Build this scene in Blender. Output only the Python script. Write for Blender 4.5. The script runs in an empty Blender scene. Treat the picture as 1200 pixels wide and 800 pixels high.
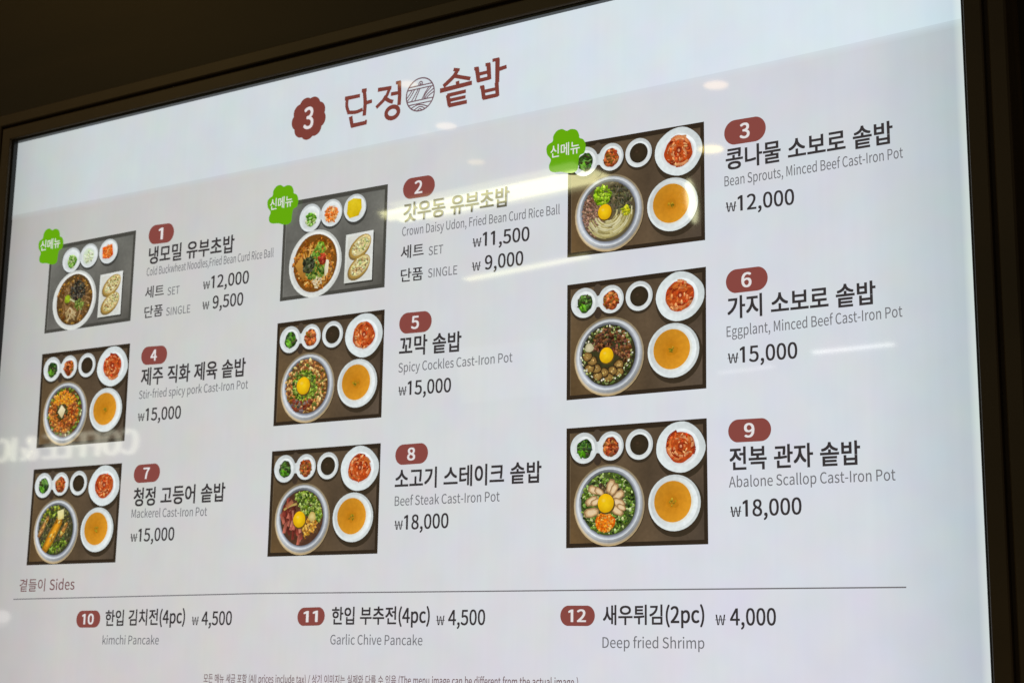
import bpy, math, random
from mathutils import Matrix, Vector

# ------------------------------------------------------------------ camera, world, exposure
SC = bpy.context.scene
COL = SC.collection
UNIT = 0.1465                      # metres per layout unit (one dish photo is one unit wide)
ORG = (3.6, 3.7)                   # layout point at the menu's base
EYE = (10.2071, 3.3818, -8.687)                      # camera in layout units: right, down, into the wall
CAMROT = [[0.842676, -0.01429, 0.538231], [-0.095617, 0.979787, 0.175714], [-0.529863, -0.199534, 0.824277]]
FOCAL = 1842.47
BASE_H = 1.55 + (EYE[1] - ORG[1]) * UNIT

def W(x, y, z=0.0):
    """layout units (right, down) and metres in front of the panel -> world"""
    return Vector(((x - ORG[0]) * UNIT, -z, BASE_H + (ORG[1] - y) * UNIT))

cam = bpy.data.cameras.new('camera')
cam.sensor_width = 36.0
cam.lens = FOCAL / 1200.0 * 36.0
cam.clip_start = 0.05
cam.clip_end = 200.0
camo = bpy.data.objects.new('camera', cam)
COL.objects.link(camo)
rt, dn, fw = [Vector((r[0], r[2], -r[1])) for r in CAMROT]
m = Matrix((rt, -dn, -fw)).transposed().to_4x4()
m.translation = W(EYE[0], EYE[1], -EYE[2] * UNIT)
camo.matrix_world = m
SC.camera = camo
cam.dof.use_dof = True                    # the right-hand column is in focus, the far left a little soft
cam.dof.focus_distance = (W(6.6, 1.6) - m.translation).dot(fw)
cam.dof.aperture_fstop = 15.0

wd = bpy.data.worlds.new('World')
SC.world = wd
wd.use_nodes = True
wd.node_tree.nodes['Background'].inputs[0].default_value = (1.0, 0.82, 0.50, 1)
wd.node_tree.nodes['Background'].inputs[1].default_value = 0.08
SC.view_settings.view_transform = 'Standard'
SC.view_settings.look = 'None'
SC.view_settings.exposure = 0.0
SC.view_settings.gamma = 1.0

# ------------------------------------------------------------------ lamps behind the viewer, seen mirrored in the screen
CEIL = 2.75
def mirror_ray(x, y):
    """from layout point x, y on the screen: the direction a look from the camera bounces off to"""
    q = W(x, y); e = m.translation
    d = q - e; d.y = -d.y
    return q, d.normalized()
def on_ceiling(x, y):
    q, d = mirror_ray(x, y)
    return q + d * ((CEIL - q.z) / d.z)
def lamp(name, loc, sx, sy, xaxis, normal, color, radiance, shape='RECTANGLE'):
    l = bpy.data.lights.new(name, 'AREA')
    l.shape = shape; l.size = sx; l.size_y = sy
    area = sx * sy * (math.pi / 4 if shape in ('DISK', 'ELLIPSE') else 1)
    l.energy = radiance * area * math.pi
    l.color = color
    o = bpy.data.objects.new(name, l); COL.objects.link(o)
    z = -Vector(normal).normalized(); xx = Vector(xaxis); xx = (xx - z * xx.dot(z)).normalized()
    yy = z.cross(xx)
    mm = Matrix((xx, yy, z)).transposed().to_4x4(); mm.translation = loc
    o.matrix_world = mm
    return o
WARM = (1.0, 0.66, 0.30); STRIP = (1.0, 0.97, 0.50); WHITE = (1.0, 0.97, 0.9)
for x, y, s, r, c in [(4.042, -0.337, 0.048, 5.5, WARM), (4.304, -0.028, 0.042, 4, WARM), (3.691, -0.718, 0.042, 5, WARM), (6.142, -0.241, 0.052, 7.5, WARM), (5.91, 0.073, 0.036, 3, WARM), (6.101, 0.18, 0.06, 14, (1.0, 0.75, 0.2)), (3.871, -0.309, 0.04, 0.8, WARM)]:
    lamp('ceiling_downlight', on_ceiling(x, y), s, s, (1, 0, 0), (0, 0, -1), c, r, 'DISK')
for a, b, wid, r, c in [((3.519, 0.271), (4.578, 0.252), 0.05, 9, STRIP), ((4.536, 0.248), (5.314, 0.21), 0.07, 14, STRIP), ((3.573, 0.269), (5.21, 0.22), 0.11, 16, STRIP), ((3.739, 0.255), (5.275, 0.207), 0.2, 2.6, STRIP), ((4.231, 0.808), (5.213, 0.764), 0.04, 8, STRIP), ((4.302, 0.805), (5.277, 0.761), 0.08, 1.2, STRIP), ((6.749, 1.554), (7.251, 1.551), 0.05, 10, WHITE), ((6.136, 1.625), (6.508, 1.615), 0.04, 4, WHITE)]:
    A = on_ceiling(*a); B = on_ceiling(*b)
    lamp('ceiling_strip_and_halo', (A + B) / 2, (B - A).length, wid, B - A, (0, 0, -1), c, r)  # wider, fainter lamps laid over the strips are added for their soft halo
for x, y, sx, sy, dist, r, c, sh in [(5.966, 0.503, 0.026, 0.11, 2.4, 13, (1.0, 1.0, 0.6), 'ELLIPSE'), (4.558, 1.477, 0.26, 0.16, 3.0, 0.5, (0.85, 1.0, 0.95), 'RECTANGLE'), (-0.255, 3.08, 0.045, 0.035, 3.0, 1.8, WHITE, 'ELLIPSE'), (-0.325, 3.093, 0.08, 0.06, 3.05, 0.8, WHITE, 'ELLIPSE')]:
    q, d = mirror_ray(x, y)
    lamp('mirrored_glow_lamp', q + d * dist, sx, sy, (1, 0, 0), -d, c, r, sh)  # unseen lamps added along mirrored rays to give bright patches in the screen
# an unseen warm lamp, added at upper left to graze the wall above the menu
lamp('wall_wash_lamp', W(-3.0, -5.5, 0.55), 0.35, 0.12, (1, 0, 0), (0.15, 0.5, -0.8), (1.0, 0.58, 0.12), 6.5)

# ------------------------------------------------------------------ helpers
def lin(c):
    o = []
    for v in c[:3]:
        v = max(0.0, min(255.0, v)) / 255.0
        o.append(v / 12.92 if v <= 0.04045 else ((v + 0.055) / 1.055) ** 2.4)
    return (o[0], o[1], o[2], 1.0)
MATS = {}
GLASS = 0.029
def screen_mat(name, rgb=None):
    """an area of the lit screen behind its smooth cover glass"""
    if name in MATS: return MATS[name]
    mt = bpy.data.materials.new(name); mt.use_nodes = True
    nt = mt.node_tree; b = nt.nodes['Principled BSDF']
    b.inputs['Base Color'].default_value = (0.004, 0.004, 0.004, 1)
    b.inputs['Roughness'].default_value = GLASS
    b.inputs['IOR'].default_value = 1.5
    b.inputs['Emission Strength'].default_value = 1.0
    if rgb: b.inputs['Emission Color'].default_value = lin(rgb)
    MATS[name] = mt
    return mt
def new_node(nt, kind, **kw):
    n = nt.nodes.new(kind)
    for k, v in kw.items(): setattr(n, k, v)
    return n
def ramp(nt, stops):
    r = nt.nodes.new('ShaderNodeValToRGB'); e = r.color_ramp.elements
    while len(e) > 1: e.remove(e[0])
    e[0].position = stops[0][0]; e[0].color = lin(stops[0][1])
    for p, c in stops[1:]:
        k = e.new(p); k.color = lin(c)
    return r
def graded_white(name, stops, vstops):
    """white of the display: emission colour graded by position, cooler to the right and dimmer at its rim, with faint columns"""
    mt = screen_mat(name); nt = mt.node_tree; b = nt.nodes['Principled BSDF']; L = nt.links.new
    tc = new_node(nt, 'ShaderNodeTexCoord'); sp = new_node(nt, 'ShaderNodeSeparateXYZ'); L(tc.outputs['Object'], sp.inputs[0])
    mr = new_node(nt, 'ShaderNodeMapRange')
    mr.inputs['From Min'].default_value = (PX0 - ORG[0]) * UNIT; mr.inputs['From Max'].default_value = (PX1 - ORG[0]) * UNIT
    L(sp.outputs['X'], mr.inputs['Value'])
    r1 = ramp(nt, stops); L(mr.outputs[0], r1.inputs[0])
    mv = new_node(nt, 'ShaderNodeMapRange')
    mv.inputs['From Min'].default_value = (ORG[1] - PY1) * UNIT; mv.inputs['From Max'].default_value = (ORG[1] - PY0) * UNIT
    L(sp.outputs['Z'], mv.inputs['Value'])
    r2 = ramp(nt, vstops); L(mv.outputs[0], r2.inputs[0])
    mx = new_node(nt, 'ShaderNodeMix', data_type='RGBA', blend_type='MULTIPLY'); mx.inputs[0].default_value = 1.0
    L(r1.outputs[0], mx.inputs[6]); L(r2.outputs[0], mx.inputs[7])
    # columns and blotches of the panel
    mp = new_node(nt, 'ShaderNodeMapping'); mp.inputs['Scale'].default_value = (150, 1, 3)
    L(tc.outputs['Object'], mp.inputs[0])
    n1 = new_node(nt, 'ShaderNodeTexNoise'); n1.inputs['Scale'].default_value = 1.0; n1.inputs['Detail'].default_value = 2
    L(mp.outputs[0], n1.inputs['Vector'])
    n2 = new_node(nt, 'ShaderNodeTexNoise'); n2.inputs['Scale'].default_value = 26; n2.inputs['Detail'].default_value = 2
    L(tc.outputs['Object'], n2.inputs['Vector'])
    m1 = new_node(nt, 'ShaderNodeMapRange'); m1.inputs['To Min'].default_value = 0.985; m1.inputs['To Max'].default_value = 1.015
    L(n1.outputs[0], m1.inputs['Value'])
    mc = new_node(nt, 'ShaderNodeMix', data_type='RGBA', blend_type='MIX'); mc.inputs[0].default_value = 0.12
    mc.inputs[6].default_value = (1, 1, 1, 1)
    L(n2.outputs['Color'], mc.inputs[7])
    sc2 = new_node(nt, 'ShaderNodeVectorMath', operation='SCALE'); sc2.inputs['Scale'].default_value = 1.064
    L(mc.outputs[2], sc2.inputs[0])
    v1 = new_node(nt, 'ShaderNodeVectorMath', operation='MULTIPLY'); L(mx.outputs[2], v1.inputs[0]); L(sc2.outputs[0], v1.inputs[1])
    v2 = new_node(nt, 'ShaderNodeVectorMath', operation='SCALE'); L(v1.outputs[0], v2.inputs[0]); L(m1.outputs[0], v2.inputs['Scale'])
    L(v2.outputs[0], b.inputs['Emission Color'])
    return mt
def picture_mat():
    mt = screen_mat('screen_picture'); nt = mt.node_tree; b = nt.nodes['Principled BSDF']; L = nt.links.new
    at = new_node(nt, 'ShaderNodeAttribute', attribute_name='tint')
    tc = new_node(nt, 'ShaderNodeTexCoord')
    n = new_node(nt, 'ShaderNodeTexNoise'); n.inputs['Scale'].default_value = 260; n.inputs['Detail'].default_value = 2
    L(tc.outputs['Object'], n.inputs['Vector'])
    mr = new_node(nt, 'ShaderNodeMapRange'); mr.inputs['From Min'].default_value = .25; mr.inputs['From Max'].default_value = .75
    mr.inputs['To Min'].default_value = 0.92; mr.inputs['To Max'].default_value = 1.08
    L(n.outputs[0], mr.inputs['Value'])
    # grain of the photographed food: strong where the picture is colourful, none on white china
    hs = new_node(nt, 'ShaderNodeSeparateColor', mode='HSV'); L(at.outputs['Color'], hs.inputs[0])
    n2 = new_node(nt, 'ShaderNodeTexNoise'); n2.inputs['Scale'].default_value = 190; n2.inputs['Detail'].default_value = 4; n2.inputs['Roughness'].default_value = .7
    L(tc.outputs['Object'], n2.inputs['Vector'])
    m2 = new_node(nt, 'ShaderNodeMapRange'); m2.inputs['From Min'].default_value = .3; m2.inputs['From Max'].default_value = .7
    m2.inputs['To Min'].default_value = 0.60; m2.inputs['To Max'].default_value = 1.38; L(n2.outputs[0], m2.inputs['Value'])
    ms = new_node(nt, 'ShaderNodeMapRange'); ms.inputs['From Min'].default_value = .3; ms.inputs['From Max'].default_value = .85
    ms.inputs['To Max'].default_value = .8; L(hs.outputs[1], ms.inputs['Value'])
    mm = new_node(nt, 'ShaderNodeMix', data_type='FLOAT'); mm.inputs[2].default_value = 1.0
    cmp_ = new_node(nt, 'ShaderNodeMath', operation='COMPARE'); cmp_.inputs[1].default_value = .092; cmp_.inputs[2].default_value = .037
    L(hs.outputs[0], cmp_.inputs[0])                 # clear broth and yolks stay smooth
    k2 = new_node(nt, 'ShaderNodeMath', operation='MULTIPLY_ADD'); k2.inputs[1].default_value = -.85; k2.inputs[2].default_value = 1.0
    L(cmp_.outputs[0], k2.inputs[0])
    k3 = new_node(nt, 'ShaderNodeMath', operation='MULTIPLY'); L(ms.outputs[0], k3.inputs[0]); L(k2.outputs[0], k3.inputs[1])
    L(k3.outputs[0], mm.inputs[0]); L(m2.outputs[0], mm.inputs[3])
    ml = new_node(nt, 'ShaderNodeMath', operation='MULTIPLY'); L(mr.outputs[0], ml.inputs[0]); L(mm.outputs[0], ml.inputs[1])
    v = new_node(nt, 'ShaderNodeVectorMath', operation='SCALE'); L(at.outputs['Color'], v.inputs[0]); L(ml.outputs[0], v.inputs['Scale'])
    L(v.outputs[0], b.inputs['Emission Color'])
    return mt
def wood_mat(name, dark, light, rough, scale=(3, 3, 60)):
    mt = bpy.data.materials.new(name); mt.use_nodes = True
    nt = mt.node_tree; b = nt.nodes['Principled BSDF']; L = nt.links.new
    tc = new_node(nt, 'ShaderNodeTexCoord'); mp = new_node(nt, 'ShaderNodeMapping'); mp.inputs['Scale'].default_value = scale
    L(tc.outputs['Object'], mp.inputs[0])
    n = new_node(nt, 'ShaderNodeTexNoise'); n.inputs['Scale'].default_value = 1.0; n.inputs['Detail'].default_value = 6; n.inputs['Distortion'].default_value = 0.8
    L(mp.outputs[0], n.inputs['Vector'])
    r = nt.nodes.new('ShaderNodeValToRGB'); r.color_ramp.elements[0].color = (*dark, 1); r.color_ramp.elements[1].color = (*light, 1)
    r.color_ramp.elements[0].position = .3; r.color_ramp.elements[1].position = .7
    L(n.outputs[0], r.inputs[0]); L(r.outputs[0], b.inputs['Base Color'])
    b.inputs['Roughness'].default_value = rough
    bp = new_node(nt, 'ShaderNodeBump'); bp.inputs['Strength'].default_value = 0.15; bp.inputs['Distance'].default_value = 0.001
    L(n.outputs[0], bp.inputs['Height']); L(bp.outputs[0], b.inputs['Normal'])
    return mt

root = bpy.data.objects.new('menu_board', None)
COL.objects.link(root)
root.location = W(ORG[0], ORG[1])
root['label'] = 'large lit menu screen with nine tray photos and red numbers in a dark wooden frame'
root['category'] = 'menu board'

def loc(x, y, z=0.0):              # the same layout point in the menu's own space
    return ((x - ORG[0]) * UNIT, -z, (ORG[1] - y) * UNIT)
def add(name, verts, faces, mat, parent, label=None, tints=None):
    me = bpy.data.meshes.new(name); me.from_pydata(verts, [], faces); me.update()
    if tints:
        a = me.color_attributes.new('tint', 'FLOAT_COLOR', 'POINT')
        for i, c in enumerate(tints): a.data[i].color = c
    me.materials.append(mat)
    o = bpy.data.objects.new(name, me); COL.objects.link(o); o.parent = parent
    if label: o['label'] = label
    return o

# ------------------------------------------------------------------ the wall and the frame
PX0, PX1, PY0, PY1 = -0.525, 7.735, -0.985, 3.70
wall_m = wood_mat('dark_stained_wall', (0.011, 0.006, 0.002), (0.020, 0.011, 0.004), 0.6, (2, 2, 18))
wv = [W(-16, -9, -0.03), W(24, -9, -0.03), W(24, 14, -0.03), W(-16, 14, -0.03)]
me = bpy.data.meshes.new('wall'); me.from_pydata([tuple(v) for v in wv], [], [(0, 3, 2, 1)])
me.materials.append(wall_m)
wall = bpy.data.objects.new('wall', me); COL.objects.link(wall)
sol = wall.modifiers.new('thickness', 'SOLIDIFY'); sol.thickness = 0.1; sol.offset = -1
wall['kind'] = 'structure'; wall['label'] = 'dark brown wall around the lit menu'

def ring(name, profile, mat, parent):
    """sweep a moulding profile (offset outwards in units, metres forward) round the screen with mitred corners"""
    v = []; f = []
    for off, z in profile:
        v += [loc(PX0 - off, PY0 - off, z), loc(PX1 + off, PY0 - off, z), loc(PX1 + off, PY1 + off, z), loc(PX0 - off, PY1 + off, z)]
    for i in range(len(profile) - 1):
        for k in range(4):
            a = i * 4 + k; b = i * 4 + (k + 1) % 4
            f.append((a, b, b + 4, a + 4))
    return add(name, v, f, mat, parent)
bez_m = bpy.data.materials.new('black_plastic'); bez_m.use_nodes = True
bb = bez_m.node_tree.nodes['Principled BSDF']; bb.inputs['Base Color'].default_value = (0.012, 0.012, 0.012, 1); bb.inputs['Roughness'].default_value = 0.35
frame_m = wood_mat('dark_walnut', (0.045, 0.028, 0.012), (0.085, 0.055, 0.025), 0.5, (4, 30, 4))
ring('bezel', [(0.0, -0.001), (0.0, 0.0065), (0.004, 0.007), (0.020, 0.007)], bez_m, root)
fr = ring('frame', [(0.020, -0.01), (0.020, 0.0105), (0.026, 0.0115), (0.118, 0.0115), (0.126, 0.0105), (0.128, 0.004), (0.158, 0.004)], frame_m, root)
ring('outer_moulding', [(0.158, -0.01), (0.158, 0.0095), (0.166, 0.011), (0.250, 0.011), (0.262, 0.009), (0.262, -0.03)], frame_m, fr)

# ------------------------------------------------------------------ the lit panel
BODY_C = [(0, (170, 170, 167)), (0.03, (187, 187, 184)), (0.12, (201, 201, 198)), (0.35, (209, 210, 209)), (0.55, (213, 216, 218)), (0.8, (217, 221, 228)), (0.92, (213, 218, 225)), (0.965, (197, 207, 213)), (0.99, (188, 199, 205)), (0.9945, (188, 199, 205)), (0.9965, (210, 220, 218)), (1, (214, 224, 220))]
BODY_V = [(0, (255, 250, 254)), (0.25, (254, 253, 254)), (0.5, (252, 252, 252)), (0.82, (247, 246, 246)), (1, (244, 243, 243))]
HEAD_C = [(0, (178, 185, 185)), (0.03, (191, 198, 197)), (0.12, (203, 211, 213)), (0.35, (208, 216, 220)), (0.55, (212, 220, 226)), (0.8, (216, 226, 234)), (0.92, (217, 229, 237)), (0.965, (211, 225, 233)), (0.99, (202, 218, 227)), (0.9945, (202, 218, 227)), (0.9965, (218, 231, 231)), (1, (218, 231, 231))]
body_w = graded_white('screen_white', BODY_C, BODY_V)
head_w = graded_white('screen_header_white', HEAD_C, [(0, (255, 255, 255)), (1, (255, 255, 255))])
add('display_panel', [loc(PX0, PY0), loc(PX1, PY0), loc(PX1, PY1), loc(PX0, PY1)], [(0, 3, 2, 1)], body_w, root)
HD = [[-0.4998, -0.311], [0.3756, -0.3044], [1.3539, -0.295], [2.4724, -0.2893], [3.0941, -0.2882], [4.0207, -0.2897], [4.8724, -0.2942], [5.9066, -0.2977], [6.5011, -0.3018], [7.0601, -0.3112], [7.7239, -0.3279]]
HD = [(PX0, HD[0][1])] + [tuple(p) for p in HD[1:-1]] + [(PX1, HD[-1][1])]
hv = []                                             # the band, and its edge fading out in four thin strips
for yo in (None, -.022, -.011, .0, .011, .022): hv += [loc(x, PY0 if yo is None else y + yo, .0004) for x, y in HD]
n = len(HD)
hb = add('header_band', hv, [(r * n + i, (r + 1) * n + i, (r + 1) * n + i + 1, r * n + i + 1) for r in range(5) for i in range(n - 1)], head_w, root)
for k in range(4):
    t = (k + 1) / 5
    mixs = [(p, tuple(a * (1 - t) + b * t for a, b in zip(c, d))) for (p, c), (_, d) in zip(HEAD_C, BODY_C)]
    hb.data.materials.append(graded_white('screen_header_edge_' + 'abcd'[k], mixs, BODY_V))
for i, q in enumerate(hb.data.polygons): q.material_index = i // (n - 1)

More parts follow.
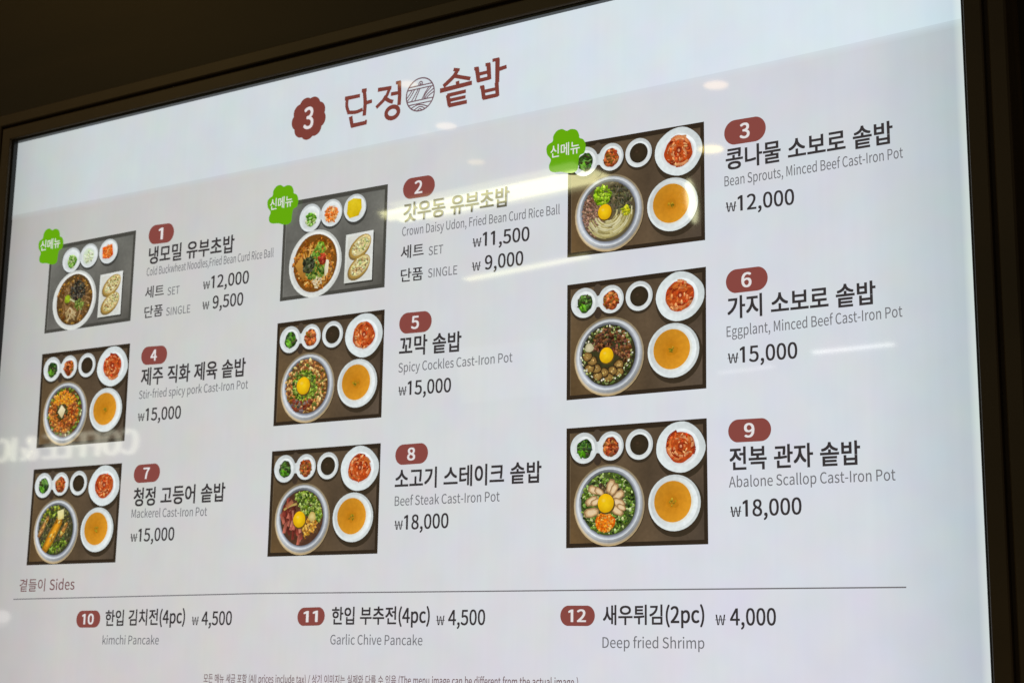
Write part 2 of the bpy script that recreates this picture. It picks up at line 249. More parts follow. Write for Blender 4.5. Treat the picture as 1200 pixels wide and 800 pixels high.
# ------------------------------------------------------------------ lettering
GLYPHS = {}
FONT = """  224|
& 679|339 -2,409 26,470 71,557 18,639 -13,663 63,597 89,526 133,601 256,654 395,569 395,526 278,466 179,365 275,280 385,359 446,420 516,445 602,435 660,407 706,362 735,301 746,232 733,179 696,145 642,133 574,146 491,181 402,110 346,56 277,36 190,52 108,98 44,168 2,259 -13|343 76,270 60,213 69,167 97,136 139,125 195,137 248,170 295,218 338,306 223,410 119|220 511,211 575,222 629,254 667,302 682,342 670,364 640,371 600,354 541,308 491,246 445
( 338|295 -171,224 -21,182 142,168 311,182 479,224 641,295 792,239 818,160 663,110 496,92 311,110 125,160 -42,239 -196
) 338|178 -42,229 125,246 311,229 496,178 663,99 818,42 792,113 641,156 479,171 311,156 142,113 -21,42 -171,99 -196
, 278|153 -140,203 -69,221 19,212 76,185 113,144 126,110 118,85 96,75 62,84 28,108 6,142 -2,153 -1,140 -56,106 -102,53 -136,75 -190
- 347|302 245,302 315,46 315,46 245
. 278|172 -4,196 20,205 56,196 93,172 117,139 126,105 117,82 93,73 56,82 20,105 -4,139 -13
/ 392|78 -179,377 794,311 794,11 -179
0 555|372 11,444 82,490 201,506 369,490 535,444 653,372 723,278 746,183 723,111 653,66 535,50 369,66 201,111 82,183 11,278 -13|221 79,177 134,148 230,138 369,148 507,177 602,221 656,278 674,335 656,379 602,407 507,418 369,407 230,379 134,335 79,278 61
1 555|490 0,490 76,343 76,343 733,273 733,206 703,121 681,121 623,252 623,252 76,88 76,88 0
2 555|505 0,505 79,302 79,182 72,300 192,390 307,449 420,470 531,455 619,412 687,345 731,256 746,172 733,102 695,40 639,93 587,137 631,188 661,245 672,304 661,347 631,371 585,380 527,360 428,298 319,194 195,44 54,44 0
3 555|355 1,430 42,480 108,499 196,487 265,454 319,404 358,344 382,344 387,412 425,458 484,474 563,458 640,413 698,346 734,260 746,182 734,114 704,56 659,105 601,175 652,257 672,323 657,366 617,381 556,371 501,336 456,274 427,178 416,178 346,285 336,356 306,394 259,406 199,395 142,364 99,317 72,257 63,183 75,124 106,76 147,29 88,86 38,162 2,263 -13
4 555|426 0,426 202,524 202,524 275,426 275,426 733,325 733,20 262,20 202,340 202,340 0|115 275,282 525,341 633,345 633,340 500,340 275
5 555|351 4,428 52,482 131,502 238,484 343,437 415,367 458,281 472,222 464,171 443,190 654,466 654,466 733,110 733,86 391,135 360,193 392,257 403,320 391,367 359,398 306,409 236,397 164,363 109,314 75,253 63,177 75,119 104,73 144,27 84,85 37,161 1,262 -13
6 555|382 4,449 53,495 128,512 225,497 326,456 398,392 440,308 455,250 444,192 414,142 367,159 510,200 604,259 655,331 671,395 656,447 615,499 671,453 710,396 736,327 746,225 724,138 655,78 533,56 350,74 191,126 78,204 10,301 -13|194 348,245 378,293 387,351 375,392 343,417 292,425 225,408 137,364 80,301 59,239 75,192 120,160 193,144 294
7 555|293 0,307 196,340 364,403 519,507 678,507 733,49 733,49 654,405 654,314 507,252 356,216 191,198 0
8 555|373 2,446 42,492 102,509 176,491 263,446 325,386 369,386 374,430 418,467 478,482 551,469 629,429 690,366 729,282 744,202 730,138 692,96 634,81 558,95 488,131 432,180 389,180 385,115 338,66 270,46 182,63 104,112 42,186 2,280 -13|267 425,214 458,178 501,164 558,179 620,220 661,281 676,348 658,390 612,405 546,386 468,330 398|202 73,147 120,127 190,140 255,176 311,228 356,302 325,364 289,406 242,422 179,404 114,355 71,281 55
9 555|334 10,419 81,479 208,501 398,482 550,430 659,352 724,254 746,173 729,106 680,61 605,44 507,59 408,99 336,163 292,246 278,307 289,365 320,415 367,396 224,356 130,299 78,232 63,164 78,108 119,58 62,104 24,163 -3,235 -13|363 388,311 356,261 346,204 358,163 390,138 441,130 507,139 576,166 629,205 663,255 674,317 660,365 616,398 543,414 444
A 608|97 0,168 224,436 224,506 0,604 0,355 733,252 733,4 0|227 410,300 658,304 658,378 410,413 297,191 297
B 657|334 0,446 13,534 53,591 120,612 215,601 282,570 333,523 369,462 390,462 395,521 430,557 485,570 554,551 636,499 692,420 723,318 733,101 733,101 0|193 659,306 659,382 653,436 633,468 597,479 542,469 491,438 454,383 430,302 422,193 422|193 350,321 350,407 342,469 318,508 277,521 218,507 154,468 109,405 83,321 74,193 74
C 638|464 -1,539 35,602 92,551 151,502 106,446 78,381 68,286 89,214 149,169 244,153 369,170 492,217 585,290 644,384 664,442 656,492 632,534 596,584 656,533 700,465 733,383 746,254 720,151 645,82 525,58 366,82 206,149 87,250 13,377 -13
D 688|288 0,434 25,541 98,607 213,629 369,607 525,541 639,433 709,284 733,101 733,101 0|193 658,276 658,389 639,470 583,518 492,534 369,518 245,470 153,389 95,276 76,193 76
E 589|534 0,534 79,193 79,193 346,471 346,471 425,193 425,193 654,522 654,522 733,101 733,101 0
F 552|193 0,193 329,472 329,472 407,193 407,193 654,522 654,522 733,101 733,101 0
G 689|481 -2,557 28,615 72,615 380,374 380,374 303,530 303,530 111,472 79,398 68,293 89,217 149,169 244,153 369,170 492,219 585,296 644,397 664,462 655,513 631,555 596,605 656,554 699,485 732,394 746,260 720,153 645,83 525,58 366,82 206,151 87,256 13,389 -13
I 293|193 0,193 733,101 733,101 0
L 543|514 0,514 79,193 79,193 733,101 733,101 0
M 812|184 0,184 406,172 622,176 622,235 455,374 74,436 74,574 455,633 622,637 622,625 406,625 0,711 0,711 733,600 733,460 341,409 188,405 188,352 341,212 733,101 733,101 0
N 723|188 0,188 385,177 614,181 614,260 462,527 0,622 0,622 733,534 733,534 352,547 120,542 120,462 271,195 733,101 733,101 0
O 742|497 14,596 90,661 210,684 369,661 527,596 645,497 720,371 746,244 720,145 645,81 527,58 369,81 210,145 90,244 14,371 -13|281 89,212 150,168 245,153 369,168 492,212 585,281 644,371 664,461 644,529 585,573 492,589 369,573 245,529 150,461 89,371 68
P 633|193 0,193 292,314 292,424 305,509 347,564 417,584 517,564 619,508 685,422 722,310 733,101 733,101 0|193 658,298 658,382 651,443 628,480 585,492 517,480 450,445 403,386 376,302 367,193 367
R 635|193 658,316 658,392 651,448 629,482 589,494 527,482 465,448 420,392 394,316 385,193 385|607 0,421 321,488 347,540 390,574 450,586 527,567 624,514 687,433 722,330 733,101 733,101 0,193 0,193 311,325 311,502 0
S 596|407 3,486 48,536 114,553 195,541 266,509 320,461 360,402 391,298 436,241 462,195 500,176 559,193 615,240 652,313 664,376 656,432 633,480 597,527 656,469 703,396 734,313 746,221 731,148 691,99 630,82 552,96 481,131 428,179 390,231 364,336 318,399 287,443 248,459 187,441 124,388 83,305 68,230 79,161 111,103 159,48 95,119 38,205 1,304 -13
T 599|346 0,346 654,568 654,568 733,31 733,31 654,253 654,253 0
U 721|465 3,548 56,604 154,624 302,624 733,535 733,535 300,521 189,484 118,429 79,361 68,294 79,239 118,203 189,190 300,190 733,98 733,98 302,118 154,173 56,257 3,361 -13
a 563|282 -2,342 26,397 65,400 65,408 0,482 0,482 334,472 426,438 496,380 541,295 557,211 545,139 518,82 486,117 423,191 463,280 481,335 469,369 439,387 395,392 344,242 318,139 277,79 219,59 141,71 75,104 27,154 -3,217 -13|194 69,160 97,147 147,160 195,201 233,277 263,392 283,392 132,317 79,243 61
b 618|420 7,495 64,547 156,567 280,553 394,511 481,444 537,351 557,261 534,180 481,184 578,184 796,92 796,92 0,165 0,173 56,177 56,253 5,331 -13|254 76,184 120,184 406,258 461,328 480,394 465,439 425,464 361,472 279,460 189,428 121,378 79,316 64
c 510|400 5,482 55,442 117,384 79,314 63,246 78,192 120,158 186,146 271,158 356,194 422,248 465,317 480,375 467,425 433,471 492,429 524,377 548,313 557,213 537,130 482,73 392,52 271,72 151,125 61,206 6,306 -13
d 620|339 -2,395 26,442 64,445 64,453 0,527 0,527 796,436 796,436 587,441 494,370 540,288 557,199 537,124 480,72 390,53 271,69 150,114 61,184 6,277 -13|233 78,186 119,157 184,147 272,159 357,193 422,243 465,304 480,370 467,436 423,436 138,368 82,297 64
e 554|410 3,490 42,458 103,394 71,322 60,251 73,196 112,158 171,142 250,507 250,512 302,497 407,455 487,387 539,295 557,204 537,127 480,73 390,52 271,72 151,128 62,210 6,312 -13|159 387,194 440,242 473,297 484,354 473,396 441,423 388,432 315,141 315
f 325|107 469,107 0,198 0,198 469,313 469,313 543,198 543,198 629,206 688,232 724,275 736,336 721,356 792,314 804,265 809,195 796,146 760,117 704,107 630,107 543,33 538,33 469
g 564|388 -235,475 -194,530 -134,550 -62,538 -4,502 36,443 60,361 67,254 67,197 75,168 96,159 126,169 163,194 191,233 177,274 172,352 185,415 223,457 283,472 361,460 425,429 472,540 472,540 543,351 543,274 557,196 543,131 504,87 443,71 363,81 302,107 253,142 217,142 213,101 172,82 112,96 58,131 23,131 18,87 -17,60 -59,51 -105,67 -167,113 -212,184 -240,275 -250|217 250,175 294,159 363,175 431,216 474,274 490,333 474,374 431,390 363,374 294,332 250,274 234|203 -175,149 -142,131 -92,144 -45,186 0,256 -8,350 -8,410 -14,447 -36,460 -77,438 -130,379 -171,288 -187
h 607|184 0,184 394,234 440,281 468,332 477,391 462,424 415,435 332,435 0,526 0,526 344,516 435,486 502,434 543,360 557,292 544,232 512,180 466,184 578,184 796,92 796,92 0
i 275|184 0,184 543,92 543,92 0|170 662,191 683,199 716,191 747,170 767,138 774,106 767,85 747,78 716,85 683,106 662,138 654
k 552|182 0,182 143,284 262,443 0,542 0,337 324,517 543,416 543,186 257,182 257,182 796,92 796,92 0
l 284|241 -5,228 65,209 63,191 72,184 102,184 796,92 796,92 108,102 42,133 1,188 -13
m 926|184 0,184 394,255 456,320 477,377 462,410 415,421 332,421 0,512 0,512 394,584 456,649 477,706 462,739 415,749 332,749 0,841 0,841 344,831 435,800 502,749 543,677 557,613 543,554 507,497 453,467 508,418 544,347 557,285 544,229 511,178 464,176 464,167 543,92 543,92 0
n 610|184 0,184 394,234 440,281 468,332 477,391 462,424 415,435 332,435 0,526 0,526 344,516 435,486 502,434 543,360 557,291 544,231 511,178 464,176 464,167 543,92 543,92 0
o 606|398 6,478 61,533 151,554 271,533 392,478 482,398 537,303 557,207 537,128 482,73 392,52 271,73 151,128 61,207 6,303 -13|239 78,189 120,157 186,146 271,157 356,189 422,239 465,303 480,367 465,417 422,450 356,461 271,450 186,417 120,367 78,303 63
p 620|184 -229,184 -45,181 50,256 3,331 -13,420 7,495 64,547 156,567 280,553 394,511 481,444 537,351 557,289 546,230 518,178 480,176 480,167 543,92 543,92 -229|254 76,184 120,184 406,259 461,328 480,394 465,439 425,464 361,472 279,460 189,428 121,378 79,316 64
r 388|184 0,184 349,225 423,273 463,320 475,373 466,390 545,332 557,274 543,221 504,178 444,176 444,167 543,92 543,92 0
s 467|319 0,381 35,418 86,431 148,416 213,378 258,325 289,266 313,209 336,166 365,149 407,160 446,193 475,250 486,315 472,373 438,417 495,343 539,249 557,170 545,111 512,75 463,62 403,76 343,113 300,163 269,220 246,279 222,325 189,344 143,332 100,297 69,237 58,150 76,76 123,32 62,90 24,159 -3,234 -13
t 377|314 -7,363 7,345 76,283 61,233 73,207 109,199 165,199 469,347 469,347 543,199 543,199 696,123 696,113 543,27 538,27 469,108 469,108 168,116 94,142 37,189 0,262 -13
u 607|319 -1,377 33,430 85,433 85,440 0,516 0,516 543,425 543,425 158,376 106,329 75,278 66,219 81,186 128,176 210,176 543,84 543,84 199,94 107,124 41,176 1,251 -13
v 521|316 0,507 543,418 543,315 234,265 74,260 74,210 234,108 543,13 543,209 0
w 802|284 0,361 291,398 449,403 449,440 293,517 0,629 0,776 543,688 543,609 229,576 78,571 78,532 229,448 543,359 543,274 229,238 78,233 78,201 229,120 543,27 543,178 0
x 497|111 0,184 127,239 224,244 224,303 127,383 0,482 0,304 274,469 543,374 543,307 424,259 333,254 333,201 424,128 543,29 543,194 283,15 0
y 521|173 -220,229 -180,272 -120,304 -46,507 543,419 543,321 242,277 88,272 88,218 242,108 543,13 543,231 -1,219 -42,191 -102,151 -144,97 -159,55 -150,37 -223,101 -234
₩ 555|62 339,108 0,202 0,247 339,309 339,355 0,453 0,496 339,569 339,569 386,502 386,544 713,465 713,434 386,361 386,321 668,240 668,201 386,130 386,98 713,12 713,56 385,-17 381,-17 339|257 416,275 599,280 599,298 417,302 386,253 386|418 221,404 70,400 70,384 221,367 339,429 339|178 221,163 70,158 70,146 221,134 339,194 339
가 920|662 -77,744 -77,744 391,889 391,889 460,744 460,744 827,662 827|97 661,429 661,395 508,321 373,208 255,55 158,101 94,289 219,416 370,489 542,512 729,97 729
갓 920|692 227,774 227,774 506,884 506,884 575,774 575,774 828,692 828|93 689,420 689,386 577,311 479,198 399,51 340,86 273,263 349,397 457,480 594,510 757,93 757|438 254,413 161,347 84,251 27,136 -7,170 -73,298 -32,405 37,479 130,553 37,659 -30,786 -71,819 -5,705 29,610 86,544 163,520 254,520 293,438 293
곁 920|107 706,426 706,394 602,322 512,211 440,62 388,94 322,233 370,345 436,431 520,487 621,711 621,711 509,475 509,475 444,711 444,711 339,794 339,794 827,711 827,711 686,507 686,515 773,107 773|216 -65,814 -65,814 -2,299 -2,299 90,784 90,784 152,299 152,299 239,797 239,797 302,216 302,216 -2
고 920|137 668,687 668,687 647,682 467,653 238,737 228,765 464,769 647,769 736,137 736|368 118,50 118,50 49,866 49,866 118,450 118,450 441,368 441
관 920|99 688,466 688,462 587,442 449,524 441,544 597,547 709,547 757,99 757|323 296,615 326,610 387,317 363,317 555,235 555,235 360,44 358,53 290|669 146,754 146,754 462,883 462,883 532,754 532,754 827,669 827|182 -58,783 -58,783 10,265 10,265 208,182 208
금 920|151 -66,767 -66,767 255,151 255|684 2,232 2,232 189,684 189|50 378,869 378,869 446,739 446,761 595,764 712,764 779,154 779,154 711,682 711,678 594,656 446,50 446
기 920|709 -78,792 -78,792 827,709 827|103 662,442 662,409 508,336 372,220 255,61 158,105 91,298 216,429 367,503 539,526 729,103 729
김 920|708 316,791 316,791 826,708 826|207 -65,791 -65,791 272,207 272|709 2,288 2,288 206,709 206|108 702,434 702,400 594,324 501,210 426,60 372,93 306,272 376,407 478,493 609,522 768,108 768
꼬 920|113 667,313 667,302 511,252 281,335 268,377 463,392 608,395 703,395 734,113 734|435 123,50 123,50 54,866 54,866 123,517 123,517 414,435 414|467 667,692 667,687 506,656 281,739 270,770 508,774 673,774 734,467 734
나 920|662 -77,744 -77,744 397,889 397,889 466,744 466,744 827,662 827|86 152,158 152,367 160,588 192,578 262,367 231,168 221,168 738,86 738,86 221
냉 920|389 253,294 220,234 166,213 94,234 23,294 -31,389 -64,515 -76,640 -64,735 -31,795 23,817 94,795 166,735 220,640 253,515 265|631 187,707 151,734 94,707 38,631 3,515 -10,398 3,322 38,295 94,322 151,398 187,515 199|530 312,608 312,608 522,733 522,733 279,812 279,812 826,733 826,733 591,608 591,608 809,530 809|94 361,152 361,310 367,477 389,467 458,318 436,177 430,177 754,94 754,94 430
뉴 920|154 454,771 454,771 522,237 522,237 781,154 781|50 256,261 256,261 -78,344 -78,344 256,573 256,573 -78,656 -78,656 256,866 256,866 324,50 324
는 920|49 299,869 299,869 366,49 366|160 487,774 487,774 555,242 555,242 794,160 794|154 -56,779 -56,779 12,237 12,237 208,154 208
다 920|662 -79,744 -79,744 401,893 401,893 470,744 470,744 827,662 827|89 147,160 147,385 153,588 177,578 248,385 223,171 217,171 671,507 671,507 739,89 739
단 920|669 172,752 172,752 490,886 490,886 559,752 559,752 827,669 827|92 332,162 332,396 338,583 363,573 431,396 407,174 401,174 681,491 681,491 749,92 749|189 -58,792 -58,792 10,271 10,271 238,189 238
동 920|328 238,230 206,169 155,148 86,169 17,230 -35,328 -66,458 -77,587 -66,685 -35,745 17,767 86,745 155,685 206,587 238,458 249|579 172,657 139,684 86,657 32,579 -1,458 -12,336 -1,259 32,232 86,259 139,336 172,458 184|153 485,418 485,418 381,50 381,50 314,868 314,868 381,499 381,499 485,772 485,772 552,235 552,235 719,766 719,766 784,153 784
든 920|50 303,868 303,868 370,50 370|153 469,774 469,774 537,236 537,236 721,766 721,766 788,153 788|155 -57,781 -57,781 11,237 11,237 207,155 207
들 920|50 382,868 382,868 449,50 449|159 522,769 522,769 589,241 589,241 729,761 729,761 797,159 797|151 -67,789 -67,789 -1,232 -1,232 91,762 91,762 303,149 303,149 238,681 238,681 153,151 153,151 -1
등 920|50 328,868 328,868 397,50 397|328 239,230 208,169 156,148 87,169 18,230 -33,328 -65,458 -76,587 -65,685 -33,745 18,767 87,745 156,685 208,587 239,458 250|579 173,657 140,684 87,657 34,579 1,458 -11,336 1,259 34,232 87,259 140,336 173,458 185|153 482,772 482,772 550,235 550,235 723,766 723,766 791,153 791
로 920|152 272,417 272,417 103,50 103,50 34,869 34,869 103,499 103,499 272,789 272,789 340,234 340,234 486,768 486,768 759,150 759,150 692,686 692,686 552,152 552,152 340
를 920|49 343,869 343,869 407,49 407|149 -66,796 -66,796 -6,231 -6,231 78,767 78,767 271,147 271,147 211,684 211,684 135,149 135,149 -6|155 474,779 474,779 534,237 534,237 612,764 612,764 799,153 799,153 741,682 741,682 668,155 668,155 534
막 920|87 358,502 358,502 759,87 759|422 425,168 425,168 693,422 693|164 176,669 176,669 -79,752 -79,752 243,164 243|669 291,752 291,752 522,884 522,884 592,752 592,752 827,669 827
메 920|349 231,160 231,160 656,349 656|739 -78,819 -78,819 827,739 827|559 486,427 486,427 722,82 722,82 165,427 165,427 418,559 418,559 -32,638 -32,638 808,559 808
모 920|689 392,227 392,227 684,689 684|146 326,417 326,417 107,50 107,50 38,869 38,869 107,499 107,499 326,769 326,769 752,146 752
물 920|156 521,761 521,761 797,156 797|679 587,237 587,237 731,679 731|151 -68,789 -68,789 -3,232 -3,232 87,762 87,762 291,499 291,499 379,866 379,866 446,50 446,50 379,416 379,416 291,149 291,149 227,681 227,681 148,151 148,151 -3
미 920|101 149,517 149,517 738,101 738|437 216,183 216,183 672,437 672|707 -79,789 -79,789 827,707 827
밀 920|97 407,519 407,519 777,97 777|438 472,178 472,178 709,438 709|708 362,789 362,789 827,708 827|208 -68,821 -68,821 -1,289 -1,289 98,789 98,789 316,206 316,206 250,709 250,709 159,208 159,208 -1
밥 920|87 370,506 370,506 781,424 781,424 649,169 649,169 781,87 781|424 583,424 437,169 437,169 583|182 -66,752 -66,752 288,669 288,669 180,264 180,264 288,182 288|669 114,669 2,264 2,264 114|669 330,752 330,752 549,884 549,884 619,752 619,752 827,669 827
보 920|689 534,689 368,229 368,229 534|146 300,417 300,417 106,50 106,50 37,869 37,869 106,499 106,499 300,771 300,771 763,689 763,689 602,229 602,229 763,146 763
복 920|141 137,683 137,683 -78,766 -78,766 204,141 204|678 639,678 534,240 534,240 639|158 467,417 467,417 360,50 360,50 292,866 292,866 360,500 360,500 467,759 467,759 806,678 806,678 703,240 703,240 806,158 806
부 920|153 399,764 399,764 789,682 789,682 666,235 666,235 789,153 789|682 599,682 467,235 467,235 599|49 224,416 224,416 -78,497 -78,497 224,869 224,869 291,49 291
상 920|339 243,245 210,186 159,166 89,186 19,245 -33,339 -65,464 -76,588 -65,681 -33,739 19,759 89,739 159,681 210,588 243,464 254|579 176,653 142,679 89,653 35,579 2,464 -10,348 2,274 35,248 89,274 142,348 176,464 188|270 688,254 588,209 499,138 427,46 377,90 311,187 365,262 442,313 540,364 454,437 384,527 336,572 401,483 447,413 512,368 592,352 681,352 779,270 779|669 278,752 278,752 522,884 522,884 593,752 593,752 827,669 827
새 920|240 569,226 453,187 343,124 249,40 179,93 118,174 186,237 279,280 389,321 288,381 203,459 141,509 206,429 270,369 359,332 463,320 574,320 742,240 742|540 -32,619 -32,619 395,739 395,739 -78,819 -78,819 827,739 827,739 462,619 462,619 808,540 808
세 920|739 -78,819 -78,819 827,739 827|555 502,406 502,406 434,555 434,555 -32,633 -32,633 808,555 808|238 569,224 453,185 343,123 249,40 179,92 117,173 186,236 280,279 393,320 290,380 202,457 137,504 201,425 269,367 359,330 463,318 572,318 742,238 742
소 920|415 108,50 108,50 40,869 40,869 108,497 108,497 328,415 328|412 697,383 589,307 496,201 425,82 386,118 317,221 350,317 405,398 478,456 568,514 478,595 405,691 350,794 317,831 386,711 425,605 496,528 589,499 697,499 766,412 766
솥 920|152 -68,781 -68,781 -5,234 -5,234 77,749 77,749 137,234 137,234 215,769 215,769 277,152 277,152 -5|50 354,866 354,866 421,499 421,499 539,417 539,417 421,50 421|416 783,389 701,318 634,216 585,97 558,127 494,262 528,378 589,458 676,538 589,653 528,789 494,819 558,699 585,597 634,526 701,500 783,500 816,416 816
수 920|416 744,389 652,316 574,212 516,92 482,125 416,229 443,324 489,403 551,460 627,516 551,596 489,690 443,794 416,827 482,707 516,603 575,530 653,502 744,502 794,416 794|50 249,416 249,416 -78,497 -78,497 249,866 249,866 318,50 318
스 920|50 44,869 44,869 113,50 113|412 694,383 584,307 488,202 415,84 373,121 304,223 340,318 397,398 472,456 564,514 472,594 396,689 339,791 304,829 373,710 414,604 487,528 584,499 694,499 764,412 764
신 920|708 163,791 163,791 826,708 826|210 -58,819 -58,819 10,293 10,293 224,210 224|285 684,269 582,223 489,152 412,59 359,103 293,199 350,276 432,328 532,380 438,456 362,551 310,594 376,502 426,431 498,385 586,369 684,369 776,285 776
실 920|708 359,789 359,789 827,708 827|209 -68,822 -68,822 -1,289 -1,289 95,791 95,791 313,206 313,206 247,709 247,709 158,209 158,209 -1|285 732,268 636,221 551,149 481,56 433,98 367,196 419,274 496,328 591,382 502,459 432,556 384,597 449,504 494,433 559,386 641,369 732,369 801,285 801
어 920|350 666,397 617,427 541,438 442,427 342,397 266,350 217,291 200,232 217,186 266,156 342,145 442,156 541,186 617,232 666,291 683|712 482,515 482,492 596,444 683,376 737,291 757,200 734,129 671,82 572,66 442,82 311,129 211,200 148,291 126,378 146,447 204,494 295,515 415,712 415,712 -79,794 -79,794 827,712 827
와 920|383 686,433 657,466 613,477 555,466 497,433 452,383 423,320 413,256 423,206 452,173 497,161 555,173 613,206 657,256 686,320 697|319 122,611 152,605 214,362 193,362 346,441 369,504 414,544 477,559 555,541 641,491 709,415 752,320 768,223 752,147 709,98 641,80 555,94 477,135 414,198 369,279 346,279 190,39 187,52 118|662 -78,744 -78,744 384,888 384,888 454,744 454,744 827,662 827
우 920|328 777,228 737,164 674,141 592,164 510,228 448,328 408,457 394,586 408,686 448,751 510,774 592,751 674,686 737,586 777,457 791|552 714,625 688,672 646,689 592,672 538,625 496,552 470,457 461,363 470,290 496,243 538,226 592,243 646,290 688,363 714,457 724|49 240,416 240,416 -78,497 -78,497 240,869 240,869 309,49 309
유 920|328 777,228 737,164 675,141 593,164 512,228 450,328 411,457 397,586 411,686 450,751 512,774 593,751 675,686 737,586 777,457 791|552 715,625 688,672 647,689 593,672 540,625 499,552 473,457 464,363 473,290 499,243 540,226 593,243 647,290 688,363 715,457 724|49 244,260 244,260 -78,345 -78,345 244,571 244,571 -78,654 -78,654 244,869 244,869 312,49 312
육 920|326 794,226 760,162 706,140 633,162 560,226 505,326 471,458 459,590 471,690 505,754 560,776 633,754 706,690 760,590 794,458 806|554 732,628 711,675 678,691 633,675 587,628 553,554 532,458 525,361 532,288 553,241 587,225 633,241 678,288 711,361 732,458 739|141 144,683 144,683 -78,766 -78,766 211,651 211,651 324,866 324,866 391,50 391,50 324,265 324,265 211,141 211|569 324,569 211,348 211,348 324
음 920|326 795,226 761,162 707,140 635,162 563,226 509,326 476,458 465,590 476,690 509,754 563,776 635,754 707,690 761,590 795,458 807|554 734,628 713,675 679,691 635,662 579,582 543,458 531,334 543,253 579,225 635,241 679,288 713,361 734,458 741|150 -66,767 -66,767 232,150 232|686 2,231 2,231 165,686 165|50 320,866 320,866 388,50 388
이 920|707 -79,789 -79,789 827,707 827|220 734,148 671,100 572,83 442,100 311,148 211,220 148,313 126,405 148,477 211,525 311,542 442,525 572,477 671,405 734,313 757|373 666,420 617,451 541,462 442,451 342,420 266,373 217,313 200,252 217,204 266,174 342,163 442,174 541,204 617,252 666,313 683
입 920|708 341,791 341,791 827,708 827|209 -66,791 -66,791 296,709 296,709 187,290 187,290 296,209 296|709 121,709 2,290 2,290 121|212 768,137 726,88 660,70 575,88 490,137 425,212 382,306 367,401 382,475 425,524 490,542 575,524 660,475 726,401 768,306 784|368 704,417 675,450 631,461 575,450 518,417 475,368 446,306 436,244 446,195 475,162 518,151 575,162 631,195 675,244 704,306 714
있 920|708 310,791 310,791 826,708 826|212 758,137 715,88 648,70 562,88 477,137 410,212 367,306 352,401 367,475 410,524 477,542 562,524 648,475 715,401 758,306 774|368 693,417 664,450 619,461 562,450 505,417 460,368 431,306 421,244 431,195 460,162 505,151 562,162 619,195 664,244 693,306 704|610 222,595 147,552 71,481 8,411 67,369 142,355 222,355 270,275 270,275 222,263 156,227 92,170 37,94 -4,135 -65,213 -24,273 34,314 102,351 31,406 -29,482 -73,557 -28,612 34,649 105,690 34,751 -23,831 -65,871 -4,795 34,738 88,703 152,691 222,691 270,610 270
자 920|67 664,273 664,273 551,254 434,203 323,127 228,35 162,84 96,180 167,259 271,315 395,369 280,446 185,540 118,587 184,496 248,422 337,373 442,355 551,355 664,555 664,555 734,67 734|662 -78,744 -78,744 392,893 392,893 462,744 462,744 827,662 827
전 920|711 577,529 577,529 509,711 509,711 163,794 163,794 826,711 826|217 -58,819 -58,819 10,299 10,299 222,217 222|79 684,280 684,280 641,263 547,217 462,145 393,53 345,96 278,194 331,271 408,323 504,374 418,448 348,541 299,583 365,493 411,424 477,380 555,364 641,364 684,562 684,562 753,79 753
정 920|370 248,275 215,216 162,195 91,216 20,275 -33,370 -66,496 -77,622 -66,716 -33,776 20,797 91,776 162,716 215,622 248,496 260|613 183,688 147,714 91,688 35,613 0,496 -12,379 0,303 35,277 91,303 147,379 183,496 195|711 592,532 592,532 522,711 522,711 288,794 288,794 827,711 827|79 693,280 693,280 662,263 567,217 482,145 411,53 362,96 296,194 350,271 428,324 525,375 439,448 370,541 321,583 387,493 433,424 498,380 577,364 663,364 693,562 693,562 761,79 761
제 920|738 -78,817 -78,817 827,738 827|557 502,408 502,408 434,557 434,557 -31,635 -31,635 806,557 806|64 653,235 653,235 571,222 449,184 335,123 237,39 165,90 103,171 174,234 272,276 388,317 281,378 191,457 124,507 186,424 254,364 347,327 455,315 571,315 653,477 653,477 721,64 721
주 920|127 704,412 704,412 699,385 613,314 540,214 485,98 454,130 388,233 415,326 460,403 520,458 595,512 520,590 460,684 415,788 388,819 454,702 485,602 540,531 613,505 699,505 704,789 704,789 769,127 769|50 244,416 244,416 -77,497 -77,497 244,866 244,866 312,50 312
지 920|707 -78,789 -78,789 827,707 827|79 664,289 664,289 551,270 433,218 321,142 227,50 162,98 96,195 167,276 270,332 394,388 278,469 184,568 118,614 184,520 244,443 332,392 437,373 551,373 664,584 664,584 734,79 734
직 920|708 280,791 280,791 827,708 827|187 164,708 164,708 -78,791 -78,791 232,187 232|84 696,291 696,291 661,274 567,228 484,155 415,62 367,105 303,204 354,282 430,335 524,388 437,465 367,561 320,603 385,511 429,439 494,392 573,375 661,375 696,579 696,579 764,84 764
청 920|370 244,275 212,216 160,195 90,216 20,275 -32,370 -65,496 -76,622 -65,716 -32,776 20,797 90,776 160,716 212,622 244,496 255|614 178,688 144,714 90,688 36,614 1,496 -11,379 1,303 36,277 90,303 144,379 178,496 190|276 718,75 718,75 651,276 651,276 634,260 545,214 467,143 402,52 358,92 293,190 342,267 414,319 504,372 424,449 360,546 317,585 382,493 422,421 481,374 553,358 634,358 651,558 651,558 718,359 718,359 831,276 831|711 569,530 569,530 501,711 501,711 279,794 279,794 827,711 827
초 920|418 105,50 105,50 36,869 36,869 105,500 105,500 310,418 310|418 684,126 684,126 616,417 616,391 519,322 438,219 379,95 344,127 279,232 307,326 351,403 412,459 487,515 412,592 351,686 307,791 279,823 344,698 379,596 438,527 519,501 616,792 616,792 684,500 684,500 808,418 808
추 920|50 211,417 211,417 -79,499 -79,499 211,866 211,866 280,50 280|417 714,129 714,129 648,417 648,390 567,320 498,219 445,101 415,131 349,265 385,379 449,459 537,538 450,651 385,784 349,814 415,697 445,596 498,526 568,500 648,788 648,788 714,499 714,499 827,417 827
